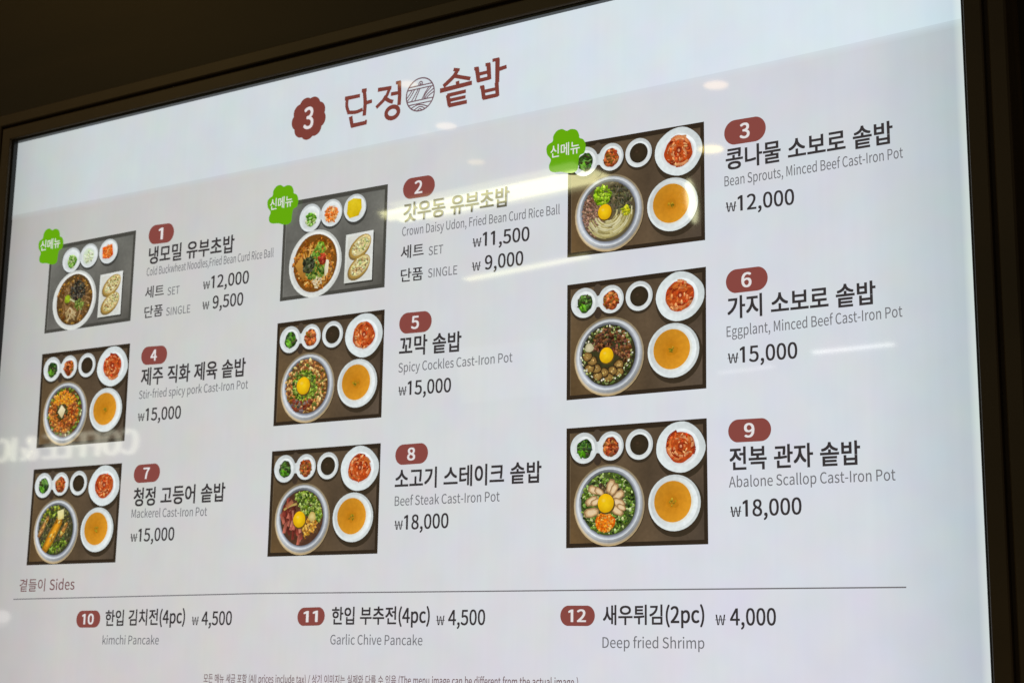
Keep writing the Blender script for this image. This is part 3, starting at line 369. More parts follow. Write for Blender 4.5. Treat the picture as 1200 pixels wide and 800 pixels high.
치 920|707 -78,789 -78,789 827,707 827|300 669,91 669,91 603,301 603,301 534,283 418,234 311,160 223,67 161,113 97,210 163,289 258,343 376,398 265,478 175,574 113,620 177,526 236,450 321,401 423,383 534,383 603,589 603,589 669,383 669,383 809,300 809
콩 920|328 231,230 200,169 150,148 82,169 15,230 -35,328 -65,458 -76,588 -65,685 -35,746 15,767 82,746 150,685 200,588 231,458 241|579 164,657 133,684 82,657 31,579 0,458 -11,336 0,259 31,232 82,259 133,336 164,458 175|382 379,51 379,51 312,866 312,866 379,465 379,465 505,382 505|147 724,684 724,684 722,683 637,125 620,137 549,679 575,661 444,744 438,764 596,767 722,767 791,147 791
크 920|50 48,866 48,866 117,50 117|148 667,686 667,686 624,684 484,123 460,135 392,681 421,669 312,646 191,729 183,762 423,767 624,767 734,148 734
테 920|738 -78,818 -78,818 827,738 827|556 484,426 484,426 416,556 416,556 -31,634 -31,634 806,556 806|84 139,141 139,320 143,471 163,462 231,325 212,163 207,163 408,377 408,377 472,163 472,163 651,419 651,419 718,84 718
튀 920|709 -78,791 -78,791 826,709 826|128 397,584 397,584 464,211 464,211 554,558 554,558 616,211 616,211 704,578 704,578 771,128 771|309 240,309 -49,392 -49,392 243,649 269,646 332,337 310,46 306,56 236
트 920|50 39,869 39,869 108,50 108|155 272,776 272,776 339,239 339,239 481,747 481,747 548,239 548,239 681,767 681,767 749,155 749
포 920|124 310,416 310,416 104,50 104,50 34,869 34,869 104,497 104,497 310,791 310,791 376,652 376,652 672,793 672,793 739,122 739,122 672,262 672,262 376,124 376|570 672,570 376,345 376,345 672
품 920|686 2,231 2,231 151,686 151|150 -66,767 -66,767 217,499 217,499 323,866 323,866 390,50 390,50 323,417 323,417 217,150 217|129 474,786 474,786 542,653 542,653 729,789 729,789 798,126 798,126 729,262 729,262 542,129 542|570 729,570 542,345 542,345 729
한 920|231 587,162 553,118 500,102 431,118 362,162 309,231 275,319 263,407 275,475 309,519 362,535 431,519 500,475 553,407 587,319 600|391 522,439 486,456 431,439 376,391 340,319 328,247 340,199 376,182 431,199 486,247 522,319 535|669 148,752 148,752 460,884 460,884 529,752 529,752 826,669 826|278 716,52 716,52 649,586 649,586 716,361 716,361 826,278 826|189 -58,792 -58,792 10,271 10,271 202,189 202
함 920|184 -66,752 -66,752 231,184 231|669 2,265 2,265 164,669 164|230 607,162 575,118 524,102 458,118 391,162 341,230 308,319 297,407 308,475 341,519 391,535 458,519 524,475 575,407 607,319 619|391 543,439 509,456 458,439 406,391 372,319 360,247 372,199 406,182 458,199 509,247 543,319 555|669 282,752 282,752 517,884 517,884 587,752 587,752 827,669 827|278 731,52 731,52 664,586 664,586 731,361 731,361 834,278 834
화 920|396 520,443 484,460 430,443 376,396 340,326 328,255 340,208 376,191 430,208 484,255 520,326 532|239 586,172 552,128 499,113 430,125 369,159 320,213 285,284 266,284 167,39 164,52 94,320 99,616 131,610 192,367 170,367 266,437 284,491 319,526 368,539 430,523 499,480 552,412 586,326 598|664 -78,747 -78,747 373,888 373,888 443,747 443,747 827,664 827|284 717,55 717,55 649,595 649,595 717,367 717,367 824,284 824"""
for ln in FONT.split('\n'):
    ch, rest = ln[0], ln[2:]
    adv, *ps = rest.split('|')
    GLYPHS[ch] = (int(adv), [[tuple(map(int, q.split())) for q in p.split(',')] for p in ps if p])
HANGUL = lambda c: '\uac00' <= c <= '\ud7a3'
def outline(text, bold, gap=0.8):
    """text as a flat filled mesh one em high, its baseline on y = 0"""
    if '\u20a9' in text and bold > 0:                  # the currency sign stays light
        va, fa = outline(text, 0.0, gap); cut = .60
        v1, f1 = outline(text.replace('\u20a9', '~'), bold, gap); n1 = outline.n
        f0 = [p for p in fa if max(va[i][0] for i in p) < cut]
        outline.n = n1
        return v1 + va, f1 + [tuple(i + len(v1) for i in p) for p in f0]
    cu = bpy.data.curves.new('outline', 'CURVE'); cu.dimensions = '2D'; cu.fill_mode = 'BOTH'
    x = 0.0
    for c in text:
        adv, polys = GLYPHS['\u20a9' if c == '~' else c]
        won = c in '\u20a9~'; polys = [] if c == '~' else polys; s = 0.001; vs = 0.00066 if won else 0.001
        if c == '1': polys = [[(190, 0), (292, 0), (292, 733), (216, 733), (58, 640), (58, 556), (190, 626)]]; adv = 500
        for p in polys:
            sp = cu.splines.new('POLY'); sp.points.add(len(p) - 1); sp.use_cyclic_u = True
            for k, (a, b) in enumerate(p): sp.points[k].co = (x + a * s, b * vs, 0, 1)
        x += adv * s * (gap if c == ' ' else 1.06 if won else 1.0)
    o = bpy.data.objects.new('outline', cu); COL.objects.link(o)
    me = bpy.data.meshes.new_from_object(o)
    bpy.data.objects.remove(o); bpy.data.curves.remove(cu)
    v = [(q.co.x, q.co.y) for q in me.vertices]; f = [tuple(p.vertices) for p in me.polygons]
    bpy.data.meshes.remove(me)
    if bold > 0:                                     # heavier stroke: four prints a hair apart
        n = len(v); base = v; fb = f; v = []; f = []
        for k, (dx, dy) in enumerate(((-1, -.8), (1, -.8), (1, .8), (-1, .8))):
            v += [(x + dx * bold, y + dy * bold) for x, y in base]
            f += [tuple(i + k * n for i in p) for p in fb]
        outline.n = n
    else: outline.n = len(v)
    return v, f
def orient(v, f):
    out = []
    for p in f:
        a = 0.0
        for i in range(len(p)):
            x0, y0 = v[p[i]]; x1, y1 = v[p[(i + 1) % len(p)]]
            a += x0 * y1 - x1 * y0
        out.append(p if a > 0 else tuple(reversed(p)))
    return out
def write(name, text, xl, yl, xr, yr, em, mat, parent, z=.0008, bold=0.0, label=None):
    """ink from xl to xr, baseline from yl to yr"""
    v, f = outline(text, bold, 1.25 if any(HANGUL(c) for c in text) else .92); f = orient(v, f)
    a = min(p[0] for p in v); b = max(p[0] for p in v)
    k = (xr - xl) / (b - a); sl = (yr - yl) / (xr - xl)
    vv = []
    for i, (x, y) in enumerate(v):
        X = xl + (x - a) * k
        vv.append(loc(X, yl + (X - xl) * sl - y * em, z + 1e-5 * (i // outline.n)))
    return add(name, vv, f, mat, parent, label)

INK = screen_mat('ink_black', (54, 50, 52)); GREY = screen_mat('ink_grey', (112, 112, 116)); RED = screen_mat('ink_red', (134, 70, 64))
TITLE = screen_mat('ink_brown_red', (124, 62, 54)); GREEN = screen_mat('badge_green', (100, 168, 8)); PAPER = screen_mat('ink_white', (226, 222, 222))
FOOT = screen_mat('ink_foot', (112, 88, 90)); HEADR = screen_mat('ink_heading', (112, 72, 74)); LINE = screen_mat('rule_grey', (112, 110, 114))
STYLE = {  # part name, em height, extra weight, ink
    'name': ('dish_name', .154, .022, INK), 'desc': ('dish_description', .089, .004, GREY), 'price': ('price', .132, .015, INK),
    'option': ('portion_name', .106, .013, INK), 'latin': ('portion_name', .086, .004, GREY), 'side': ('dish_name', .132, .020, INK),
    'heading': ('section_heading', .112, .006, HEADR), 'foot': ('footnote', .072, .008, FOOT)}
for kind, text, xl, yl, xr, yr in [['name', '냉모밀 유부초밥', 1.1613, 0.3147, 2.0765, 0.3327], ['desc', 'Cold Buckwheat Noodles,Fried Bean Curd Rice Ball', 1.1503, 0.4095, 2.4796, 0.4201], ['option', '세트', 1.1469, 0.593, 1.3529, 0.5935], ['latin', 'SET', 1.3939, 0.5954, 1.5226, 0.5942], ['price', '₩12,000', 1.7694, 0.5906, 2.2434, 0.5951], ['option', '단품', 1.1512, 0.7555, 1.3539, 0.7542], ['latin', 'SINGLE', 1.3912, 0.7582, 1.6498, 0.7607], ['price', '₩ 9,500', 1.7749, 0.7519, 2.1963, 0.76], ['name', '제주 직화 제육 솥밥', 1.1598, 1.2973, 2.2548, 1.3123], ['desc', 'Stir-fried spicy pork Cast-Iron Pot', 1.15, 1.402, 2.2864, 1.4089], ['price', '₩15,000', 1.1502, 1.5781, 1.6136, 1.5871], ['name', '청정 고등어 솥밥', 1.1596, 2.2433, 2.1123, 2.2435], ['desc', 'Mackerel Cast-Iron Pot', 1.1488, 2.332, 1.9397, 2.3447], ['price', '₩15,000', 1.1511, 2.516, 1.6163, 2.5162], ['name', '갓우동 유부초밥', 3.6885, 0.3235, 4.586, 0.3317], ['desc', 'Crown Daisy Udon, Fried Bean Curd Rice Ball', 3.6822, 0.4235, 4.9912, 0.4474], ['option', '세트', 3.6753, 0.592, 3.8768, 0.5928], ['latin', 'SET', 3.9189, 0.5951, 4.0433, 0.5958], ['price', '₩11,500', 4.2895, 0.585, 4.7548, 0.5986], ['option', '단품', 3.6812, 0.7612, 3.8748, 0.7657], ['latin', 'SINGLE', 3.9186, 0.7556, 4.1676, 0.7612], ['price', '₩ 9,000', 4.2885, 0.7548, 4.7076, 0.7618], ['name', '꼬막 솥밥', 3.6851, 1.2944, 4.2149, 1.3076], ['desc', 'Spicy Cockles Cast-Iron Pot', 3.6841, 1.4099, 4.632, 1.4195], ['price', '₩15,000', 3.6877, 1.5737, 4.1371, 1.5824], ['name', '소고기 스테이크 솥밥', 3.6817, 2.2267, 4.8694, 2.2368], ['desc', 'Beef Steak Cast-Iron Pot', 3.6859, 2.3416, 4.5475, 2.3454], ['price', '₩18,000', 3.6882, 2.5056, 4.1409, 2.5059], ['name', '콩나물 소보로 솥밥', 6.2055, 0.3379, 7.2884, 0.3421], ['desc', 'Bean Sprouts, Minced Beef Cast-Iron Pot', 6.1952, 0.4425, 7.3454, 0.4414], ['price', '₩12,000', 6.1999, 0.61, 6.6583, 0.6249], ['name', '가지 소보로 솥밥', 6.2035, 1.2935, 7.1519, 1.3016], ['desc', 'Eggplant, Minced Beef Cast-Iron Pot', 6.1962, 1.4057, 7.3073, 1.3948], ['price', '₩15,000', 6.1995, 1.5717, 6.6565, 1.5789], ['name', '전복 관자 솥밥', 6.2042, 2.2288, 7.0291, 2.2375], ['desc', 'Abalone Scallop Cast-Iron Pot', 6.1982, 2.332, 7.2332, 2.3388], ['price', '₩18,000', 6.2029, 2.5096, 6.6613, 2.5088], ['side', '한입 김치전(4pc)', 0.9348, 3.1675, 1.775, 3.1544], ['price', '₩ 4,500', 1.8435, 3.1482, 2.24, 3.1452], ['desc', 'kimchi Pancake', 0.9205, 3.2935, 1.519, 3.2898], ['side', '한입 부추전(4pc)', 3.1687, 3.1571, 4.006, 3.1541], ['price', '₩ 4,500', 4.058, 3.1485, 4.4497, 3.1458], ['desc', 'Garlic Chive Pancake', 3.1631, 3.2795, 3.9504, 3.2802], ['side', '새우튀김(2pc)', 5.3294, 3.1591, 6.026, 3.1563], ['price', '₩ 4,000', 6.0963, 3.1487, 6.4871, 3.1488], ['desc', 'Deep fried Shrimp', 5.3268, 3.2869, 6.0246, 3.2868], ['heading', '곁들이 Sides', -0.0721, 2.8831, 0.5674, 2.8803], ['foot', '모든 메뉴 세금 포함 (All prices include tax) / 상기 이미지는 실제와 다를 수 있음 (The menu image can be different from the actual image.)', 1.9927, 3.556, 5.1538, 3.526]]:
    nm, em, bold, mt = STYLE[kind]
    if any(HANGUL(c) for c in text) and kind not in ('foot',):
        up = .076 * em
        if '(' in text: up = .17 * em
        yl -= up; yr -= up
    write(nm, text, xl, yl, xr, yr, em, mt, root, bold=bold)

# the rule over the side dishes
SEP = [[-0.1369, 2.9418], [2.456, 2.9237], [5.2858, 2.9327], [7.2724, 2.9405]]
sv = []
for x, y in SEP: sv += [loc(x, y - .004, .0005), loc(x, y + .004, .0005)]
add('divider_line', sv, [(2 * i, 2 * i + 1, 2 * i + 3, 2 * i + 2) for i in range(len(SEP) - 1)], LINE, root)

# number badges
def flat(name, pts, mat, parent, z, label=None):
    """one flat outline (layout points), filled"""
    c = (sum(p[0] for p in pts) / len(pts), sum(p[1] for p in pts) / len(pts))
    v = [loc(c[0], c[1], z)] + [loc(x, y, z) for x, y in pts]; k = len(pts)
    s = sum(pts[i][0] * pts[(i + 1) % k][1] - pts[(i + 1) % k][0] * pts[i][1] for i in range(k))
    f = [(0, 1 + i, 1 + (i + 1) % k) if s < 0 else (0, 1 + (i + 1) % k, 1 + i) for i in range(k)]
    return add(name, v, f, mat, parent, label)
for num, (cx, cy, w, h, sl) in [('1', [1.2843, 0.0777, 0.2789, 0.159, 0.0351]), ('4', [1.287, 1.0645, 0.2821, 0.1466, 0.0369]), ('7', [1.2854, 1.9927, 0.2815, 0.143, -0.0071]), ('2', [3.8176, 0.0806, 0.2797, 0.156, 0.0179]), ('5', [3.8193, 1.0651, 0.2804, 0.1502, 0.0239]), ('8', [3.8173, 1.9903, 0.2781, 0.1421, -0.0054]), ('3', [6.3386, 0.0992, 0.283, 0.1624, 0.0159]), ('6', [6.3348, 1.0603, 0.2791, 0.1509, 0.0036]), ('9', [6.3378, 1.9929, 0.2806, 0.1401, 0.011]), ('10', [0.7463, 3.1014, 0.2653, 0.1308, -0.0102]), ('11', [2.9808, 3.0885, 0.2473, 0.1271, -0.021]), ('12', [5.1453, 3.0904, 0.2516, 0.1271, 0.0032])]:
    r = h * .47; pts = []
    for i in range(48):
        t = 2 * math.pi * i / 48
        px = (w / 2 - r) * (1 if math.cos(t) > 0 else -1) + r * math.cos(t); py = math.sin(t) * h / 2
        pts.append((cx + px, cy + py + px * sl))
    bd = flat('number_badge', pts, RED, root, .0006)
    hw = .034 if len(num) == 1 else .064
    if num == '1': hw = .024
    em = h * .80; y = cy + em * .733 / 2
    write('numeral', num, cx - hw, y - hw * sl, cx + hw, y + hw * sl, em, PAPER, bd, z=.0012, bold=.02)

# green clover badges
def smooth(pts, n=5):
    out = []; k = len(pts)
    for i in range(k):
        p0, p1, p2, p3 = pts[i - 1], pts[i], pts[(i + 1) % k], pts[(i + 2) % k]
        for j in range(n):
            t = j / n
            out.append(tuple(.5 * (2 * p1[d] + (p2[d] - p0[d]) * t + (2 * p0[d] - 5 * p1[d] + 4 * p2[d] - p3[d]) * t * t + (3 * p1[d] - p0[d] - 3 * p2[d] + p3[d]) * t ** 3) for d in (0, 1)))
    return out
CLOVER = [[-0.1004, -0.0899], [-0.0951, -0.1276], [-0.0668, -0.1587], [-0.027, -0.1646], [0.0087, -0.1456], [0.044, -0.1522], [0.0864, -0.1371], [0.1063, -0.1005], [0.1093, -0.0796], [0.1401, -0.0616], [0.1571, -0.0182], [0.1462, 0.0306], [0.1128, 0.0441], [0.1019, 0.0866], [0.0967, 0.1363], [0.0674, 0.1556], [0.0182, 0.1516], [-0.0314, 0.1361], [-0.0882, 0.1296], [-0.1198, 0.1119], [-0.1273, 0.0774], [-0.1134, 0.0362], [-0.1425, -0.0045], [-0.1488, -0.0505], [-0.1332, -0.0736]]
for (cx, cy), ((ax, ay), (bx, by)) in zip([[0.0182, 0.0262], [2.5642, 0.0373], [5.0445, 0.0286]], [[[-0.0997, 0.0485], [0.1393, 0.0446]], [[2.4476, 0.0619], [2.6676, 0.0589]], [[4.931, 0.0571], [5.1572, 0.0562]]]):
    g = flat('new_menu_badge', smooth([(cx + x, cy + y) for x, y in CLOVER]), GREEN, root, .0042)
    write('lettering', '\uc2e0\uba54\ub274', ax, ay - .008, bx, by - .008, .098, PAPER, g, z=.0048, bold=.008)

# the stall's wavy number seal, its brushed name and round emblem
cx, cy, rx, ry = [2.7691, -0.6241, 0.1631, 0.1661]
pts = []
for i in range(108):
    t = 2 * math.pi * i / 108
    r = .915 + .095 * abs(math.sin(4.5 * t + .5)) ** .75
    pts.append((cx + rx * r * 1.02 * math.cos(t), cy + ry * r * 1.02 * math.sin(t)))
seal = flat('number_seal', pts, TITLE, root, .0008)
write('numeral', '3', cx - .047, cy + .083, cx + .050, cy + .083, .226, PAPER, seal, z=.0014, bold=.016)
def strokes(name, items, mat, parent, z0, closed_items=()):
    v = []; f = []; lev = 0
    for w, pts, closed in items:
        k = len(pts); b0 = len(v); z = z0 + lev * 8e-6; lev += 1
        for i in range(k):
            a = pts[i - 1] if (i > 0 or closed) else pts[i]; c = pts[(i + 1) % k] if (i < k - 1 or closed) else pts[i]
            dx, dy = c[0] - a[0], c[1] - a[1]; l = math.hypot(dx, dy) or 1
            ww = w
            if not closed and i == 0: ww = w * 1.12
            nx, ny = -dy / l * ww / 2, dx / l * ww / 2
            px, py = pts[i]
            if not closed and i in (0, k - 1):
                s = -1 if i == 0 else 1
                px += s * dx / l * w * .1; py += s * dy / l * w * .1
            v += [loc(px + nx, py + ny, z), loc(px - nx, py - ny, z)]
        for i in range(k if closed else k - 1):
            j = (i + 1) % k
            f.append((b0 + 2 * i, b0 + 2 * j, b0 + 2 * j + 1, b0 + 2 * i + 1))
    return add(name, v, f, mat, parent)
def bend(pts, n=4):
    if len(pts) < 3: return [tuple(p) for p in pts]
    q = [pts[0]] + list(pts) + [pts[-1]]; out = []
    for i in range(1, len(q) - 2):
        p0, p1, p2, p3 = q[i - 1], q[i], q[i + 1], q[i + 2]
        for j in range(n):
            t = j / n
            out.append(tuple(.5 * (2 * p1[d] + (p2[d] - p0[d]) * t + (2 * p0[d] - 5 * p1[d] + 4 * p2[d] - p3[d]) * t * t + (3 * p1[d] - p0[d] - 3 * p2[d] + p3[d]) * t ** 3) for d in (0, 1)))
    return out + [tuple(pts[-1])]
STROKES = [['dan', 0.0211, [[3.1154, -0.7137], [3.2527, -0.7113]]], ['dan', 0.0211, [[3.1377, -0.7133], [3.1328, -0.6564], [3.1516, -0.6015]]], ['dan', 0.0211, [[3.1457, -0.6002], [3.2213, -0.5889], [3.2824, -0.5985]]], ['dan', 0.0239, [[3.2937, -0.7464], [3.3065, -0.6488], [3.3019, -0.5499]]], ['dan', 0.0197, [[3.2733, -0.7454], [3.3142, -0.7449]]], ['dan', 0.0211, [[3.3038, -0.6432], [3.3676, -0.6472]]], ['dan', 0.0225, [[3.174, -0.5608], [3.1921, -0.4845]]], ['dan', 0.0225, [[3.1846, -0.4882], [3.3247, -0.4901]]], ['dan', 0.0169, [[3.3127, -0.4995], [3.3272, -0.4993]]], ['jeong', 0.0211, [[3.4239, -0.7241], [3.5433, -0.7183]]], ['jeong', 0.0211, [[3.5291, -0.7162], [3.4943, -0.6502], [3.4133, -0.5903]]], ['jeong', 0.0225, [[3.4797, -0.6578], [3.524, -0.623], [3.5616, -0.6063]]], ['jeong', 0.0239, [[3.6163, -0.7453], [3.6225, -0.6502], [3.6196, -0.5728]]], ['jeong', 0.0169, [[3.5879, -0.746], [3.6276, -0.748]]], ['jeong', 0.0197, [[3.5451, -0.6684], [3.6149, -0.6661]]], ['sot', 0.0239, [[4.1317, -0.74], [4.099, -0.6957], [4.0148, -0.64]]], ['sot', 0.0169, [[4.099, -0.7489], [4.148, -0.7368]]], ['sot', 0.0211, [[4.1125, -0.6966], [4.1738, -0.6753], [4.2414, -0.6528]]], ['sot', 0.0211, [[4.1339, -0.6525], [4.1376, -0.6142]]], ['sot', 0.0239, [[3.9856, -0.6102], [4.2555, -0.6185]]], ['sot', 0.0225, [[4.0523, -0.5646], [4.0681, -0.4842]]], ['sot', 0.0197, [[4.0483, -0.563], [4.206, -0.566]]], ['sot', 0.0183, [[4.063, -0.5227], [4.2043, -0.5243]]], ['sot', 0.0211, [[4.064, -0.4849], [4.216, -0.4849]]], ['bap', 0.0239, [[4.2985, -0.7187], [4.314, -0.6188]]], ['bap', 0.0239, [[4.3963, -0.7273], [4.4065, -0.616]]], ['bap', 0.0169, [[4.2772, -0.7183], [4.3091, -0.719]]], ['bap', 0.0169, [[4.3725, -0.7297], [4.4094, -0.7293]]], ['bap', 0.0183, [[4.3049, -0.6707], [4.4027, -0.6725]]], ['bap', 0.0197, [[4.3086, -0.6234], [4.4063, -0.6253]]], ['bap', 0.0253, [[4.472, -0.7493], [4.4726, -0.5824]]], ['bap', 0.0169, [[4.4314, -0.7505], [4.4851, -0.7513]]], ['bap', 0.0211, [[4.4787, -0.6737], [4.5463, -0.6811]]], ['bap', 0.0225, [[4.3495, -0.5713], [4.3619, -0.4832]]], ['bap', 0.0225, [[4.4675, -0.5776], [4.4772, -0.4801]]], ['bap', 0.0155, [[4.3297, -0.5705], [4.36, -0.5716]]], ['bap', 0.0183, [[4.3569, -0.5328], [4.471, -0.5342]]], ['bap', 0.0211, [[4.3579, -0.4863], [4.4797, -0.4865]]]]
cx, cy, rx, ry = [3.5608, -0.5245, 0.0692, 0.0563]
ringo = ((.034, [(cx + (rx - .013) * math.cos(2 * math.pi * i / 32), cy + (ry - .013) * math.sin(2 * math.pi * i / 32)) for i in range(32)], True))
for syl in ('dan', 'jeong', 'sot', 'bap'):
    items = [(w * 1.36, bend(pts), False) for q, w, pts in STROKES if q == syl]
    if syl == 'jeong': items.append(ringo)
    strokes('brand_syllable', items, TITLE, root, .0008)
cx, cy, rx, ry = [3.8083, -0.6169, 0.1239, 0.1242]
E = lambda x, y: (cx + x * rx, cy + y * ry)
LW = .0085
def chord(y): q = math.sqrt(1 - y * y); return [E(-q, y), E(q, y)]
em_items = [(LW * 1.2, [E(math.cos(2 * math.pi * i / 48), math.sin(2 * math.pi * i / 48)) for i in range(48)], True)]
for y in (-.55, -.37, .34, .55): em_items.append((LW, chord(y), False))
for pts in ([(-.98, .10), (-.8, -.08), (-.6, -.33)], [(-.95, .28), (-.7, .05), (-.42, -.35)], [(-.62, .32), (-.42, .05), (-.14, -.36)],
            [(-.38, .33), (-.22, .02), (-.02, -.36)],
            [(.14, .33), (.34, -.02), (.62, -.36)], [(.34, .33), (.5, .10), (.96, -.2)], [(.46, .33), (.62, .18), (.98, .0)], [(.26, .33), (.40, .02), (.80, -.34)],
            [(-.62, .75), (-.2, .62), (.15, .66), (.55, .82)], [(-.42, .90), (-.1, .76), (.14, .78), (.36, .92)], [(-.18, .97), (0, .88), (.16, .97)],
            [(-.12, -.57), (-.08, -.74), (.06, -.78), (.14, -.7), (.16, -.57)], [(-.02, -.57), (.02, -.68), (.07, -.57)]):
    em_items.append((LW, bend([E(*p) for p in pts]), False))
strokes('brand_emblem', em_items, screen_mat('ink_emblem', (112, 84, 92)), root, .0008)

# ------------------------------------------------------------------ the dish photos
PIC = picture_mat()
ASP = .769
class Sheet:
    """collects tinted flat shapes of one picture part, each a hair in front of the one before"""
    def __init__(s, quad, z0, seed):
        s.q = quad; s.z = z0; s.v = []; s.f = []; s.c = []; s.r = random.Random(seed)
    def pt(s, x, y):
        u, w = x, y / ASP; a, b, c, d = s.q
        return tuple(a[i] * (1 - u) * (1 - w) + b[i] * u * (1 - w) + c[i] * u * w + d[i] * (1 - u) * w for i in (0, 1))
    def up(s): s.z += 6e-6
    def shape(s, pts, cols):
        b = len(s.v)
        for x, y in pts: s.v.append(loc(*s.pt(x, y), s.z))
        if isinstance(cols, tuple): cols = [cols] * len(pts)
        s.c += [lin(c) for c in cols]
        a = sum(pts[i][0] * pts[(i + 1) % len(pts)][1] - pts[(i + 1) % len(pts)][0] * pts[i][1] for i in range(len(pts)))
        idx = list(range(b, b + len(pts)))
        s.f.append(tuple(idx if a < 0 else reversed(idx))); s.up()
    def disc(s, cx, cy, rx, ry, mid, rim=None, n=36, wob=0.0, sq=0.0, lit=None):
        """round shape, from mid colour to rim colour; lit = (angle, amount) varies the rim"""
        rim = rim or mid; b = len(s.v); ph = s.r.random() * 6
        s.v.append(loc(*s.pt(cx, cy), s.z)); s.c.append(lin(mid))
        for i in range(n):
            t = 2 * math.pi * i / n
            k = 1 + wob * (math.sin(3 * t + ph) + .6 * math.sin(5 * t + 2 * ph) + .4 * math.sin(9 * t + ph * 3)) + sq * math.cos(4 * t)
            s.v.append(loc(*s.pt(cx + rx * k * math.cos(t), cy + ry * k * math.sin(t)), s.z))
            g = 1 + (lit[1] * math.cos(t - lit[0]) if lit else 0)
            s.c.append(lin(tuple(v * g for v in rim)))
        for i in range(n): s.f.append((b, b + 1 + (i + 1) % n, b + 1 + i))
        s.up()
    def band(s, cx, cy, r0, r1, c0, c1, n=40, lit=None):
        b = len(s.v)
        for i in range(n):
            t = 2 * math.pi * i / n
            g = 1 + (lit[1] * math.cos(t - lit[0]) + lit[1] * .5 * math.cos(2 * t + 1) if lit else 0)
            for r, c in ((r0, c0), (r1, c1)):
                s.v.append(loc(*s.pt(cx + r * math.cos(t), cy + r * math.sin(t)), s.z)); s.c.append(lin(tuple(v * g for v in c)))
        for i in range(n):
            a = b + 2 * i; d = b + 2 * ((i + 1) % n)
            s.f.append((a, d, d + 1, a + 1))
        s.up()
    def chips(s, n, where, size, cols, elong=1.6, jit=22, ang=None):
        for _ in range(int(n * 2.3)):
            x, y = where(s.r); l = size * 1.05 * s.r.uniform(.6, 1.25); w = l / elong * s.r.uniform(.7, 1.2)
            a = s.r.random() * math.pi if ang is None else ang + s.r.uniform(-.5, .5)
            c = s.r.choice(cols); j = s.r.uniform(-jit, jit); c = tuple(v + j + s.r.uniform(-6, 6) for v in c)
            k = 6; b = []
            for i in range(k):
                t = 2 * math.pi * i / k; q = s.r.uniform(.75, 1.1)
                px, py = l * q * math.cos(t), w * q * math.sin(t)
                b.append((x + px * math.cos(a) - py * math.sin(a), y + px * math.sin(a) + py * math.cos(a)))
            hi = tuple(v * 1.22 for v in c); lo = tuple(v * .72 for v in c)
            s.shape(b, [lo if p[1] > y else hi for p in b])
    def strand(s, pts, w, col):
        pts = bend(pts, 3)
        for i in range(len(pts) - 1):
            (x0, y0), (x1, y1) = pts[i], pts[i + 1]; l = math.hypot(x1 - x0, y1 - y0) or 1
            nx, ny = -(y1 - y0) / l * w / 2, (x1 - x0) / l * w / 2
            b = len(s.v)
            for q in ((x0 + nx, y0 + ny), (x1 + nx, y1 + ny), (x1 - nx, y1 - ny), (x0 - nx, y0 - ny)): s.v.append(loc(*s.pt(*q), s.z))
            s.c += [lin(col)] * 2 + [lin(tuple(v * .8 for v in col))] * 2
            s.f.append((b, b + 3, b + 2, b + 1) if True else None)
        s.up()
    def strands(s, n, cx, cy, r, w, cols, curl=.5):
        for _ in range(n):
            a = s.r.random() * 6.28; q = r * math.sqrt(s.r.random()); x, y = cx + q * math.cos(a), cy + q * math.sin(a)
            d = s.r.random() * 6.28; pts = [(x, y)]
            for _k in range(3):
                d += s.r.uniform(-curl, curl) * 1.6; x += math.cos(d) * r * .33; y += math.sin(d) * r * .33
                if math.hypot(x - cx, y - cy) > r: break
                pts.append((x, y))
            if len(pts) > 2:
                c = s.r.choice(cols); j = s.r.uniform(-20, 20); s.strand(pts, w * s.r.uniform(.7, 1.2), tuple(v + j for v in c))
    def done(s, name, parent, label=None):
        fs = []
        for p in s.f: fs.append(p)
        return add(name, s.v, fs, PIC, parent, label, s.c)
def in_disc(cx, cy, r, r0=0.0, a0=0.0, a1=2 * math.pi):
    def w(R):
        q = math.sqrt(R.uniform((r0 / r) ** 2, 1)) * r; t = R.uniform(a0, a1)
        return cx + q * math.cos(t), cy + q * math.sin(t)
    return w

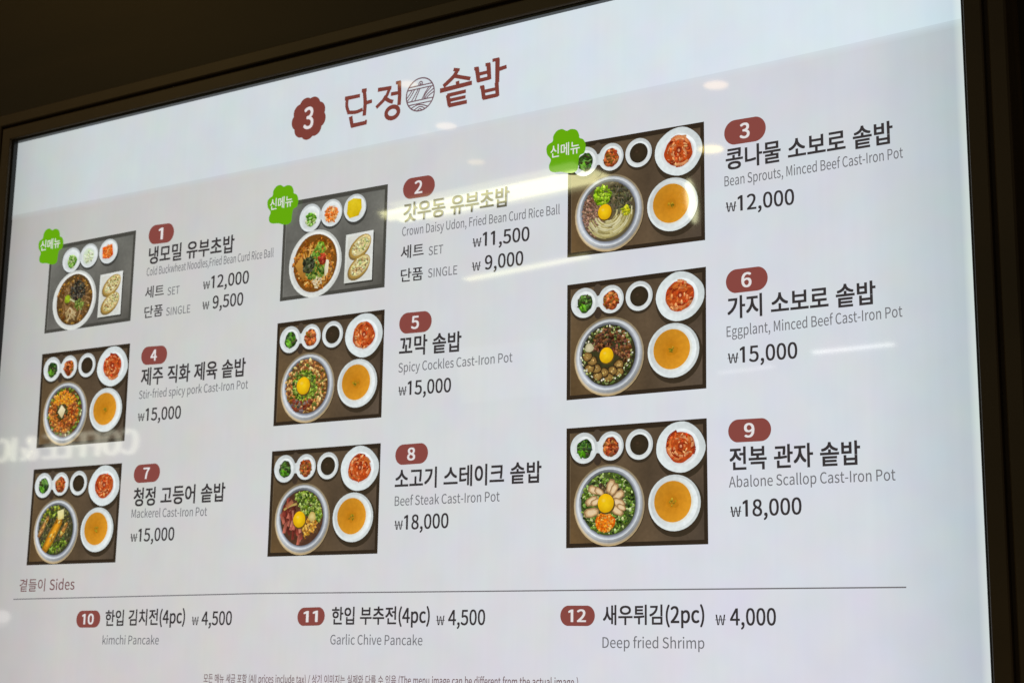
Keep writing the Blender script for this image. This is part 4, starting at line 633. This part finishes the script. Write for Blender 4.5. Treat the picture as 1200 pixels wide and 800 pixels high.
CHINA = (222, 227, 226); CHINA_SH = (186, 192, 192)
GRN = [(98, 124, 32), (74, 98, 28), (130, 150, 52), (54, 74, 24)]
def tray(quad, n, brown):
    s = Sheet(quad, .0006, n)
    rim = (48, 38, 28) if brown else (70, 69, 64)
    s.shape([(0, 0), (1, 0), (1, ASP), (0, ASP)], rim)
    a, b = .026, .974
    if brown: cs = [(92, 76, 56), (80, 66, 52), (84, 72, 60), (98, 76, 48)]
    else: cs = [(104, 104, 98), (112, 112, 106), (92, 90, 84), (104, 103, 98)]
    g = 5
    for i in range(g):
        for j in range(g):
            b0 = len(s.v)
            for u, w in ((i, j), (i, j + 1), (i + 1, j + 1), (i + 1, j)):
                x = a + (b - a) * u / g; y = .034 + (ASP - .062) * w / g
                uu, ww = u / g, w / g
                c = tuple(cs[0][k] * (1 - uu) * (1 - ww) + cs[1][k] * uu * (1 - ww) + cs[2][k] * uu * ww + cs[3][k] * (1 - uu) * ww for k in range(3))
                h = 1 + .12 * math.sin(u * 2.1 + n + w)
                s.v.append(loc(*s.pt(x, y), s.z)); s.c.append(lin(tuple(v * h for v in c)))
            s.f.append((b0, b0 + 1, b0 + 2, b0 + 3))
    s.up()
    # lip highlights along the tray's edge
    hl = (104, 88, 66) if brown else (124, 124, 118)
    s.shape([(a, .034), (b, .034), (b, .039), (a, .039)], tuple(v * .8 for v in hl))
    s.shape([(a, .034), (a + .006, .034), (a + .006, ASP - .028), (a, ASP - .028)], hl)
    # contact shadows photographed under the crockery
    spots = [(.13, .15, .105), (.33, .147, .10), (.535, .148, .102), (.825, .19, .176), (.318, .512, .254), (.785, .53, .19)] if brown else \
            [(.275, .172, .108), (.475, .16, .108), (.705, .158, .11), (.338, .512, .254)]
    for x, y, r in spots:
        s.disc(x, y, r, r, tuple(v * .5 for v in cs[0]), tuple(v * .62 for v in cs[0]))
    return s
def small_dish(s, cx, cy, r, inner, deep=CHINA_SH):
    s.disc(cx, cy, r, r, CHINA, (206, 212, 212), lit=(2.2, .07))
    s.disc(cx + .004, cy + .003, inner * 1.18, inner * 1.18, deep, CHINA, lit=(-1, .06))
def table_set(q, n, photo):
    """kimchi plate, sauce dish, twin side dish and soup bowl that come with every rice pot"""
    s = Sheet(q, .0009, n * 7 + 1)
    s.shape([(.17, .085), (.29, .085), (.29, .175), (.17, .175)], (206, 212, 212))
    s.disc(.229, .060, .030, .040, (78, 66, 54)); s.disc(.232, .212, .028, .040, (62, 50, 40))
    small_dish(s, .131, .135, .100, .066); small_dish(s, .328, .132, .093, .064)
    s.disc(.136, .140, .056, .062, (58, 84, 34), (40, 58, 26), wob=.05)
    s.chips(26, in_disc(.136, .140, .048), .020, [(52, 88, 26), (70, 118, 34), (34, 54, 24), (92, 130, 60), (66, 62, 40)], 2.2)
    s.chips(4, in_disc(.120, .170, .02), .022, [(84, 142, 30)], 2.6, ang=1.0)
    s.disc(.330, .140, .056, .064, (150, 72, 36), (124, 56, 28), wob=.05)
    s.chips(34, in_disc(.330, .140, .050), .018, [(176, 84, 38), (150, 60, 28), (196, 112, 58), (116, 50, 28), (140, 96, 40)], 1.6)
    s.done('side_dish', photo)
    s = Sheet(q, .0009, n * 7 + 2)
    small_dish(s, .532, .134, .097, .066, (150, 150, 146))
    s.disc(.533, .136, .066, .066, (58, 47, 32), (46, 38, 26))
    s.disc(.52, .125, .02, .016, (66, 52, 38), (50, 38, 26))
    s.done('sauce_dish', photo)
    s = Sheet(q, .0009, n * 7 + 3)
    s.disc(.820, .168, .168, .158, (226, 232, 232), (212, 220, 220), wob=.010, sq=.010, lit=(2.6, .05))
    s.disc(.822, .170, .125, .118, (204, 212, 214), (226, 232, 232), lit=(-.6, .05))
    s.disc(.822, .173, .106, .102, (196, 178, 166), (214, 214, 212))
    s.disc(.819, .167, .100, .097, (190, 80, 28), (172, 64, 22), wob=.03)
    for k in range(4):
        r = .088 - k * .019
        for t0 in [s.r.random() * 6 for _ in range(6)]:
            ox, oy = s.r.uniform(-.014, .014), s.r.uniform(-.014, .014)
            pts = [(.819 + ox + r * s.r.uniform(.86, 1.06) * math.cos(t0 + j * .4), .168 + oy + r * s.r.uniform(.86, 1.06) * math.sin(t0 + j * .4)) for j in range(s.r.choice((3, 4, 5)))]
            s.strand(pts, .019 - .002 * k, s.r.choice([(222, 130, 72), (196, 84, 30), (230, 156, 104), (160, 50, 18), (212, 112, 46), (206, 96, 40)]))
    s.chips(16, in_disc(.819, .167, .092), .016, [(206, 96, 44), (184, 66, 24), (140, 46, 18), (226, 150, 96)], 2.6, 12)
    s.disc(.824, .160, .020, .024, (104, 26, 12), (156, 54, 24)); s.disc(.824, .163, .008, .010, (216, 150, 110))
    s.done('kimchi_plate', photo)
    s = Sheet(q, .0009, n * 7 + 4)
    s.disc(.774, .510, .180, .174, CHINA, (208, 215, 214), lit=(2.4, .07))
    s.disc(.772, .508, .163, .158, (190, 200, 202), (216, 222, 222), lit=(.3, .09))
    s.disc(.768, .505, .138, .136, (196, 190, 160), (214, 216, 206), lit=(.5, .06))
    s.disc(.763, .502, .128, .128, (192, 122, 20), (208, 142, 36), lit=(.6, .07))
    s.disc(.764, .508, .04, .036, (176, 118, 22), (192, 124, 20), wob=.1); s.chips(4, in_disc(.764, .508, .022), .010, [(140, 122, 26), (120, 112, 22), (160, 130, 30)], 1.8, 10)
    s.done('soup_bowl', photo)
def pot(q, n, base, fill, photo):
    s = Sheet(q, .0009, n * 7 + 5); cx, cy = .313, .504
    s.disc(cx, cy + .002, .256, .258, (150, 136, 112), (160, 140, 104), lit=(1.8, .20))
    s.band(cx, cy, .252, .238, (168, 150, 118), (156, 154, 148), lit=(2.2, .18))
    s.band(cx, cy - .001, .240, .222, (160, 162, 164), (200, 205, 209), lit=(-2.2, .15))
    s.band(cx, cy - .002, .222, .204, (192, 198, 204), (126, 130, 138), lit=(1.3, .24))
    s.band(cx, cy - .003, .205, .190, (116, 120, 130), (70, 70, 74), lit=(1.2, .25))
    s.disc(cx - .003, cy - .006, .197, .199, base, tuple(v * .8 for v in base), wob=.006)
    fill(s, cx - .003, cy - .006)
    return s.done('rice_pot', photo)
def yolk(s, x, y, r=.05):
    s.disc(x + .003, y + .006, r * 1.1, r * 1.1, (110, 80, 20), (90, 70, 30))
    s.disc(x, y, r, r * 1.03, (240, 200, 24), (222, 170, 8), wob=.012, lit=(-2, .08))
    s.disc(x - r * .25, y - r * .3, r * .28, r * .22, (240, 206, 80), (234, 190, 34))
def sector(cx, cy, r, r0, d0, d1): return in_disc(cx, cy, r, r0, math.radians(d0), math.radians(d1))
def f3(s, x, y):
    s.chips(190, sector(x, y, .188, .04, 118, 222), .010, [(138, 104, 84), (116, 84, 66), (160, 126, 104), (96, 70, 58)], 1.4)
    s.chips(90, sector(x, y, .188, .04, 280, 378), .018, [(84, 80, 56), (66, 64, 44), (104, 98, 66), (54, 52, 38)], 2.4)
    s.chips(80, in_disc(x - .03, y - .105, .062), .015, [(140, 176, 24), (116, 152, 14), (168, 196, 60), (96, 130, 14)], 2.0)
    for _ in range(120):
        t = s.r.uniform(-.1, 2.2); r = s.r.uniform(.06, .178); pts = [(x + .02 + r * math.cos(t + j * .22), y + .01 + r * math.sin(t + j * .22)) for j in range(4)]
        s.strand(pts, .010, s.r.choice([(206, 196, 138), (188, 176, 116), (222, 214, 168), (166, 152, 92)]))
    s.chips(18, in_disc(x + .15, y + .02, .03), .013, [(200, 190, 30), (168, 176, 40)], 1.5)
    yolk(s, x - .005, y + .012)
def f6(s, x, y):
    s.chips(120, in_disc(x, y, .188, .10), .013, [(52, 66, 28), (84, 100, 44), (110, 124, 66), (40, 44, 24), (150, 150, 100)], 1.6)
    s.chips(90, sector(x + .02, y - .03, .145, .02, 180, 400), .015, [(110, 66, 40), (84, 50, 32), (132, 86, 54), (66, 42, 28)], 1.4)
    for k in range(10):
        t = math.radians(35 + k * 16.5); r = .108 + .034 * (k % 2); px, py = x + r * math.cos(t), y + .01 + r * math.sin(t)
        s.disc(px, py, .040, .034, (66, 46, 24), (52, 38, 22), wob=.05); s.disc(px, py, .032, .027, (172, 138, 76), (120, 90, 44), wob=.06); s.chips(2, in_disc(px, py, .014), .009, [(186, 156, 92), (130, 98, 50)], 1.5)
    s.disc(x - .128, y - .055, .032, .03, (214, 206, 176), (180, 172, 132), wob=.06)
    s.chips(24, in_disc(x, y, .188, .16), .008, [(206, 206, 180), (170, 180, 110)], 1.2)
    yolk(s, x, y + .006)
def f9(s, x, y):
    s.chips(240, in_disc(x, y, .190, .08), .013, [(90, 118, 36), (62, 88, 26), (120, 148, 60), (40, 54, 22), (168, 180, 120)], 1.5)
    s.chips(50, sector(x, y, .13, .05, 240, 350), .013, [(84, 64, 44), (110, 86, 58), (66, 52, 38)], 1.4)
    for dx, dy, a, l in ((-.085, -.085, .3, .05), (-.05, -.075, .5, .04), (-.105, -.02, -.5, .05), (-.075, -.01, -.4, .04), (-.105, .055, -.2, .058), (.03, -.105, 1.9, .05), (.055, -.085, 2.1, .045), (.085, -.045, 2.5, .05), (.09, .0, .3, .05), (.08, .05, .5, .05), (.11, .03, .4, .036)):
        for k in range(3):
            ca, sa = math.cos(a), math.sin(a); w = l * .55 * (1 - .25 * k); q = l * (1 - .22 * k)
            c = [(150, 116, 78), (206, 172, 124), (226, 200, 160)][k]
            s.shape([(x + dx + ca * px * q - sa * py * w, y + dy + sa * px * q + ca * py * w) for px, py in ((-1, -.5), (-.6, -1), (.5, -.9), (1, -.2), (.8, .7), (-.2, 1), (-.9, .6))], c)
    s.disc(x - .008, y + .118, .072, .058, (236, 120, 16), (206, 88, 8), wob=.04)
    s.chips(60, in_disc(x - .008, y + .118, .062), .009, [(244, 134, 30), (226, 100, 10), (250, 160, 70)], 1.2)
    yolk(s, x, y, .058)
def f5(s, x, y):
    s.chips(200, in_disc(x, y, .190, .09), .016, [(172, 112, 54), (140, 84, 38), (196, 146, 84), (108, 66, 34), (214, 176, 110), (96, 104, 40)], 1.5)
    s.chips(150, in_disc(x + .005, y, .115, .03), .013, GRN + [(150, 176, 70)], 1.5)
    s.chips(20, sector(x, y, .19, .12, 60, 130), .02, [(122, 60, 40), (90, 80, 76)], 1.6)
    yolk(s, x - .005, y + .0, .062)
def f8(s, x, y):
    s.chips(190, sector(x + .02, y - .02, .165, .0, 240, 380), .013, GRN + [(160, 178, 96)], 1.5)
    for k in range(30):
        px, py = sector(x, y, .165, .07, 85, 225)(s.r); a = s.r.uniform(1.0, 2.2); l = s.r.uniform(.03, .05)
        c = s.r.choice([(138, 62, 50), (112, 44, 36), (160, 88, 72), (176, 112, 92), (92, 36, 30)])
        s.shape([(px + math.cos(a) * u * l - math.sin(a) * w * l * .38, py + math.sin(a) * u * l + math.cos(a) * w * l * .38) for u, w in ((-1, -.7), (.8, -1), (1, .6), (-.7, 1))], [tuple(v * .7 for v in c), c, tuple(min(255, v * 1.3) for v in c), c])
    s.chips(50, sector(x, y, .165, .06, 10, 70), .015, [(196, 146, 54), (170, 112, 36), (214, 172, 90)], 2.4)
    s.strand([(x - .15, y - .06), (x - .10, y - .085), (x - .03, y - .10)], .016, (196, 168, 92)); s.strand([(x - .13, y - .08), (x - .07, y - .12)], .03, (176, 110, 76))
    s.disc(x + .115, y - .002, .034, .034, (222, 206, 140), (186, 160, 84), wob=.05)
    yolk(s, x - .002, y + .014, .056)
def f4(s, x, y):
    s.chips(60, in_disc(x, y, .190, .15), .016, GRN + [(196, 196, 150)], 1.5)
    s.chips(200, in_disc(x, y, .165, .03), .017, [(186, 100, 36), (158, 78, 30), (206, 134, 54), (122, 62, 30), (172, 112, 60)], 1.7)
    s.chips(40, sector(x, y, .16, .06, 220, 330), .015, [(220, 132, 24), (230, 156, 40)], 2.2)
    s.chips(40, in_disc(x, y, .062), .015, [(60, 56, 26), (44, 38, 22), (84, 84, 36)], 1.5)
    s.shape([(x - .045, y), (x - .004, y - .055), (x + .042, y - .012), (x + .006, y + .055)], [(222, 210, 168), (238, 230, 196), (226, 214, 172), (196, 178, 128)])
def f7(s, x, y):
    s.chips(170, in_disc(x, y, .190), .014, [(84, 82, 48), (62, 62, 38), (104, 104, 54), (48, 48, 34), (96, 84, 60)], 1.6)
    s.chips(50, sector(x, y, .185, .11, 30, 140), .013, GRN, 1.5)
    s.chips(30, sector(x, y, .185, .10, 210, 290), .013, GRN + [(150, 140, 40)], 1.5)
    def fish(dx, dy, l, w, c):
        a = -1.0; ca, sa = math.cos(a), math.sin(a)
        for k in range(3):
            q = (1 - .14 * k, 1 - .3 * k); cc = tuple(v * (0.72 + .2 * k) for v in c)
            s.shape([(x + dx + ca * u * l * q[0] - sa * v * w * q[1], y + dy + sa * u * l * q[0] + ca * v * w * q[1]) for u, v in ((-1, -.7), (-.2, -1), (.8, -.8), (1, .1), (.7, .9), (-.4, 1), (-1, .6))], cc)
        for k in range(8):
            px = s.r.uniform(-.7, .7) * l; py = s.r.uniform(-.5, .5) * w
            s.chips(1, lambda R, px=px, py=py: (x + dx + ca * px - sa * py, y + dy + sa * px + ca * py), .02, [(222, 176, 76), (150, 96, 20), (230, 200, 120)], 2.6, ang=a)
    fish(-.115, -.03, .10, .022, (176, 126, 74)); fish(.12, .0, .07, .022, (170, 120, 60)); fish(.0, .03, .165, .044, (206, 140, 30))
    s.shape([(x + .035, y - .145), (x + .105, y - .16), (x + .115, y - .085), (x + .05, y - .075)], [(226, 218, 150), (232, 226, 170), (206, 192, 110), (216, 204, 130)])
def noodle_set(q, n, photo):
    s = Sheet(q, .0009, n * 7 + 1)
    small_dish(s, .270, .156, .108, .078); small_dish(s, .475, .145, .104, .076); small_dish(s, .700, .138, .106, .078)
    s.shape([(.355, .12), (.39, .12), (.39, .18), (.355, .18)], (200, 206, 206))
    s.chips(50, in_disc(.280, .170, .048), .018, [(92, 146, 36), (66, 116, 26), (140, 178, 84), (190, 206, 150)], 1.5)
    if n == 1:
        s.disc(.475, .150, .066, .070, (196, 214, 178), (206, 218, 200), wob=.03)
        s.chips(30, in_disc(.478, .158, .05), .016, [(206, 220, 176), (186, 206, 150), (222, 228, 204)], 2)
        s.shape([(.635, .10), (.748, .082), (.765, .178), (.722, .205), (.645, .196)], [(222, 96, 20), (232, 116, 40), (206, 76, 8), (196, 70, 8), (214, 86, 14)])
        s.chips(30, in_disc(.70, .145, .055), .014, [(232, 116, 44), (206, 78, 10), (240, 140, 70)], 2)
    else:
        s.disc(.478, .156, .062, .064, (226, 150, 96), (206, 190, 170), wob=.05)
        s.chips(50, in_disc(.478, .158, .060), .017, [(230, 128, 54), (214, 104, 30), (238, 164, 104)], 2)
        s.shape([(.638, .085), (.69, .066), (.765, .080), (.772, .150), (.745, .205), (.66, .215), (.632, .18)], [(214, 186, 20), (226, 200, 40), (206, 176, 8), (216, 186, 20), (196, 164, 6), (212, 180, 16), (206, 176, 12)])
    s.done('side_dish', photo)
    s = Sheet(q, .0009, n * 7 + 2); cx, cy = .335, .515
    s.disc(cx, cy, .256, .258, (226, 228, 224), (208, 211, 206), lit=(2.4, .06))
    s.disc(cx - .002, cy - .004, .236, .238, (196, 196, 188), (222, 224, 220), lit=(-.8, .07))
    soup = (96, 70, 36) if n == 1 else (128, 80, 26)
    s.disc(cx, cy - .004, .212, .222, soup, tuple(v * .9 for v in soup), wob=.008)
    if n == 1:
        s.strands(110, cx, cy + .01, .195, .013, [(150, 112, 66), (126, 90, 50), (172, 136, 88), (104, 74, 42)], .8)
        s.chips(40, in_disc(cx, cy, .205, .15), .014, [(132, 84, 30), (160, 120, 50), (96, 62, 26)], 1.6)
        s.chips(110, in_disc(cx + .05, cy - .075, .085), .020, [(44, 42, 36), (60, 58, 48), (34, 32, 28), (80, 78, 64)], 3)
        s.disc(cx - .06, cy - .012, .036, .034, (166, 190, 40), (132, 160, 24), wob=.08)
        s.strand([(cx - .03, cy - .01), (cx + .05, cy + .03), (cx + .13, cy + .05)], .016, (206, 206, 160))
        s.chips(26, in_disc(cx + .08, cy + .05, .05), .018, [(84, 104, 40), (116, 130, 60)], 2)
        s.strands(16, cx - .01, cy + .13, .07, .012, [(190, 164, 110), (206, 184, 136)], .5)
    else:
        s.strands(110, cx, cy, .20, .014, [(214, 156, 64), (176, 112, 34), (228, 180, 98), (128, 74, 20)], .8)
        s.chips(50, in_disc(cx, cy, .21, .13), .015, [(150, 84, 20), (126, 66, 16), (186, 116, 40)], 1.7)
        s.shape([(cx - .19, cy + .0), (cx - .13, cy - .065), (cx - .07, cy + .04), (cx - .10, cy + .13)], [(186, 132, 52), (198, 146, 66), (170, 116, 42), (150, 98, 34)])
        s.chips(84, in_disc(cx + .025, cy + .03, .105), .018, [(94, 126, 46), (66, 98, 32), (128, 152, 72), (52, 78, 28)], 1.8)
        s.chips(22, in_disc(cx + .05, cy - .09, .06), .016, [(120, 156, 50), (90, 130, 36)], 1.7)
        s.chips(60, in_disc(cx - .05, cy + .01, .055), .018, [(62, 68, 46), (44, 50, 34), (84, 88, 62)], 1.5)
        s.chips(22, in_disc(cx + .09, cy - .02, .036), .016, [(160, 60, 34), (136, 42, 26)], 1.5)
        s.shape([(cx + .13, cy - .01), (cx + .155, cy + .0), (cx + .15, cy + .09), (cx + .12, cy + .12), (cx + .115, cy + .05)], [(226, 222, 200), (236, 232, 214), (220, 214, 190), (206, 196, 160), (210, 204, 176)])
        s.strands(14, cx + .05, cy + .15, .05, .012, [(228, 214, 180), (212, 190, 140)], .6)
    s.done('noodle_bowl', photo)
    s = Sheet(q, .0009, n * 7 + 3)
    x0, x1, y0, y1 = .625, .882, .335, .700
    s.shape([(x0 + .012, y0 + .01), (x1 + .012, y0 + .012), (x1 + .01, y1 + .014), (x0 + .006, y1 + .014)], (56, 55, 50))
    s.shape([(x0, y0), (x1, y0 - .006), (x1, y1), (x0 - .004, y1)], [(216, 218, 212), (226, 228, 224), (218, 221, 216), (208, 210, 202)])
    s.shape([(x0 + .02, y0 + .02), (x1 - .018, y0 + .014), (x1 - .018, y1 - .02), (x0 + .016, y1 - .018)], [(208, 208, 198), (222, 223, 218), (214, 216, 210), (202, 203, 194)])
    for by, c0 in ((.435, 0), (.588, 1)):
        bx = .765; a = -.62; ca, sa = math.cos(a), math.sin(a)
        def ob(l, w, dx=0, dy=0): return [(bx + dx + ca * l * math.cos(t) - sa * w * math.sin(t), by + dy + sa * l * math.cos(t) + ca * w * math.sin(t)) for t in [k * .3307 for k in range(19)]]
        s.shape(ob(.115, .075, -.008, .012), (126, 104, 62)); s.shape(ob(.112, .071), (168, 136, 66)); s.shape(ob(.100, .058, .006, -.004), (206, 192, 140))
        s.chips(46, lambda R: (lambda t, q: (bx + .006 + ca * .09 * q * math.cos(t) - sa * .05 * q * math.sin(t), by - .004 + sa * .09 * q * math.cos(t) + ca * .05 * q * math.sin(t)))(R.random() * 6.28, math.sqrt(R.random())), .012, [(222, 212, 168), (196, 184, 124), (150, 160, 100), (214, 190, 130), (150, 110, 66)], 1.4, 14)
    s.done('rice_ball_plate', photo)
ABOUT = {1: 'photo of a tray with cold dark noodles in a white bowl and two rice balls on a plate', 2: 'photo of a tray with orange noodle soup topped with greens and two rice balls on a plate',
         3: 'photo of a tray with a rice pot of bean sprouts, minced beef and egg yolk', 4: 'photo of a tray with a rice pot of orange spicy pork and a white cube',
         5: 'photo of a tray with a rice pot of cockles ringed round green onion and yolk', 6: 'photo of a tray with a rice pot of eggplant slices, minced beef and yolk',
         7: 'photo of a tray with a rice pot of golden mackerel and butter', 8: 'photo of a tray with a rice pot of red beef steak slices and yolk', 9: 'photo of a tray with a rice pot of pale scallops, orange roe and yolk'}
FILL = {3: ((104, 92, 66), f3), 4: ((110, 72, 34), f4), 5: ((120, 84, 44), f5), 6: ((62, 60, 34), f6), 7: ((70, 72, 42), f7), 8: ((96, 62, 44), f8), 9: ((80, 98, 42), f9)}
for n, quad in [(1, [[-0.006, 0.0135], [0.9987, 0.0098], [0.9997, 0.7583], [-0.005, 0.762]]), (4, [[-0.0102, 0.9353], [1.013, 0.9426], [1.0187, 1.7248], [0.003, 1.7212]]), (2, [[2.5631, 0.0092], [3.5401, 0.0149], [3.5383, 0.7799], [2.5613, 0.7742]]), (5, [[2.5492, 0.9404], [3.5468, 0.943], [3.5463, 1.7173], [2.5526, 1.7122]]), (8, [[2.5519, 1.8976], [3.5488, 1.8982], [3.549, 2.664], [2.5515, 2.6626]]), (7, [[-0.0076, 1.8957], [1.0088, 1.8989], [1.0045, 2.6704], [-0.0093, 2.6723]]), (3, [[5.0519, -0.0254], [6.0574, -0.0104], [6.0569, 0.7703], [5.0514, 0.7553]]), (6, [[5.053, 0.9426], [6.0603, 0.9431], [6.0544, 1.714], [5.0536, 1.7118]]), (9, [[5.0552, 1.8967], [6.0546, 1.8995], [6.0565, 2.6679], [5.0586, 2.6662]])]:
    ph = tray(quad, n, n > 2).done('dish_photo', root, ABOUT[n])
    if n <= 2: noodle_set(quad, n, ph)
    else:
        table_set(quad, n, ph); pot(quad, n, *FILL[n], ph)

# ------------------------------------------------------------------ the lit shop sign behind the viewer, mirrored in the screen
SIGN_D = 4.0
a0, d0 = mirror_ray(*(1.156, 1.831)); a1, d1 = mirror_ray(*(-0.5, 1.81)); a2, d2 = mirror_ray(*(1.13, 1.634))
A = a0 + d0 * SIGN_D
t = (A.y - a1.y) / d1.y; B = a1 + d1 * t
t = (A.y - a2.y) / d2.y; T = a2 + d2 * t
v, f = outline('COFFEE & IC', 0.0); f = orient(v, f)
x0 = min(p[0] for p in v); x1 = max(p[0] for p in v)
hgt = abs(T.z - A.z) / .733; k = (B - A) / (x1 - x0)
sm = bpy.data.materials.new('sign_light'); sm.use_nodes = True
sb = sm.node_tree.nodes['Principled BSDF']; sb.inputs['Base Color'].default_value = (.8, .8, .7, 1)
sb.inputs['Emission Color'].default_value = (1.0, 0.98, 0.78, 1); sb.inputs['Emission Strength'].default_value = 3.8
verts = []
for (px, py) in v: verts.append(tuple(k * (px - x0) + Vector((0, 0, py * hgt))))
me = bpy.data.meshes.new('shop_sign'); me.from_pydata(verts, [], f); me.update(); me.materials.append(sm)
sg = bpy.data.objects.new('shop_sign', me); COL.objects.link(sg); sg.location = A
so = sg.modifiers.new('depth', 'SOLIDIFY'); so.thickness = .02; so.offset = 0
sg['label'] = 'row of pale lit capital letters mirrored backwards at the lower left of the screen'; sg['category'] = 'sign'
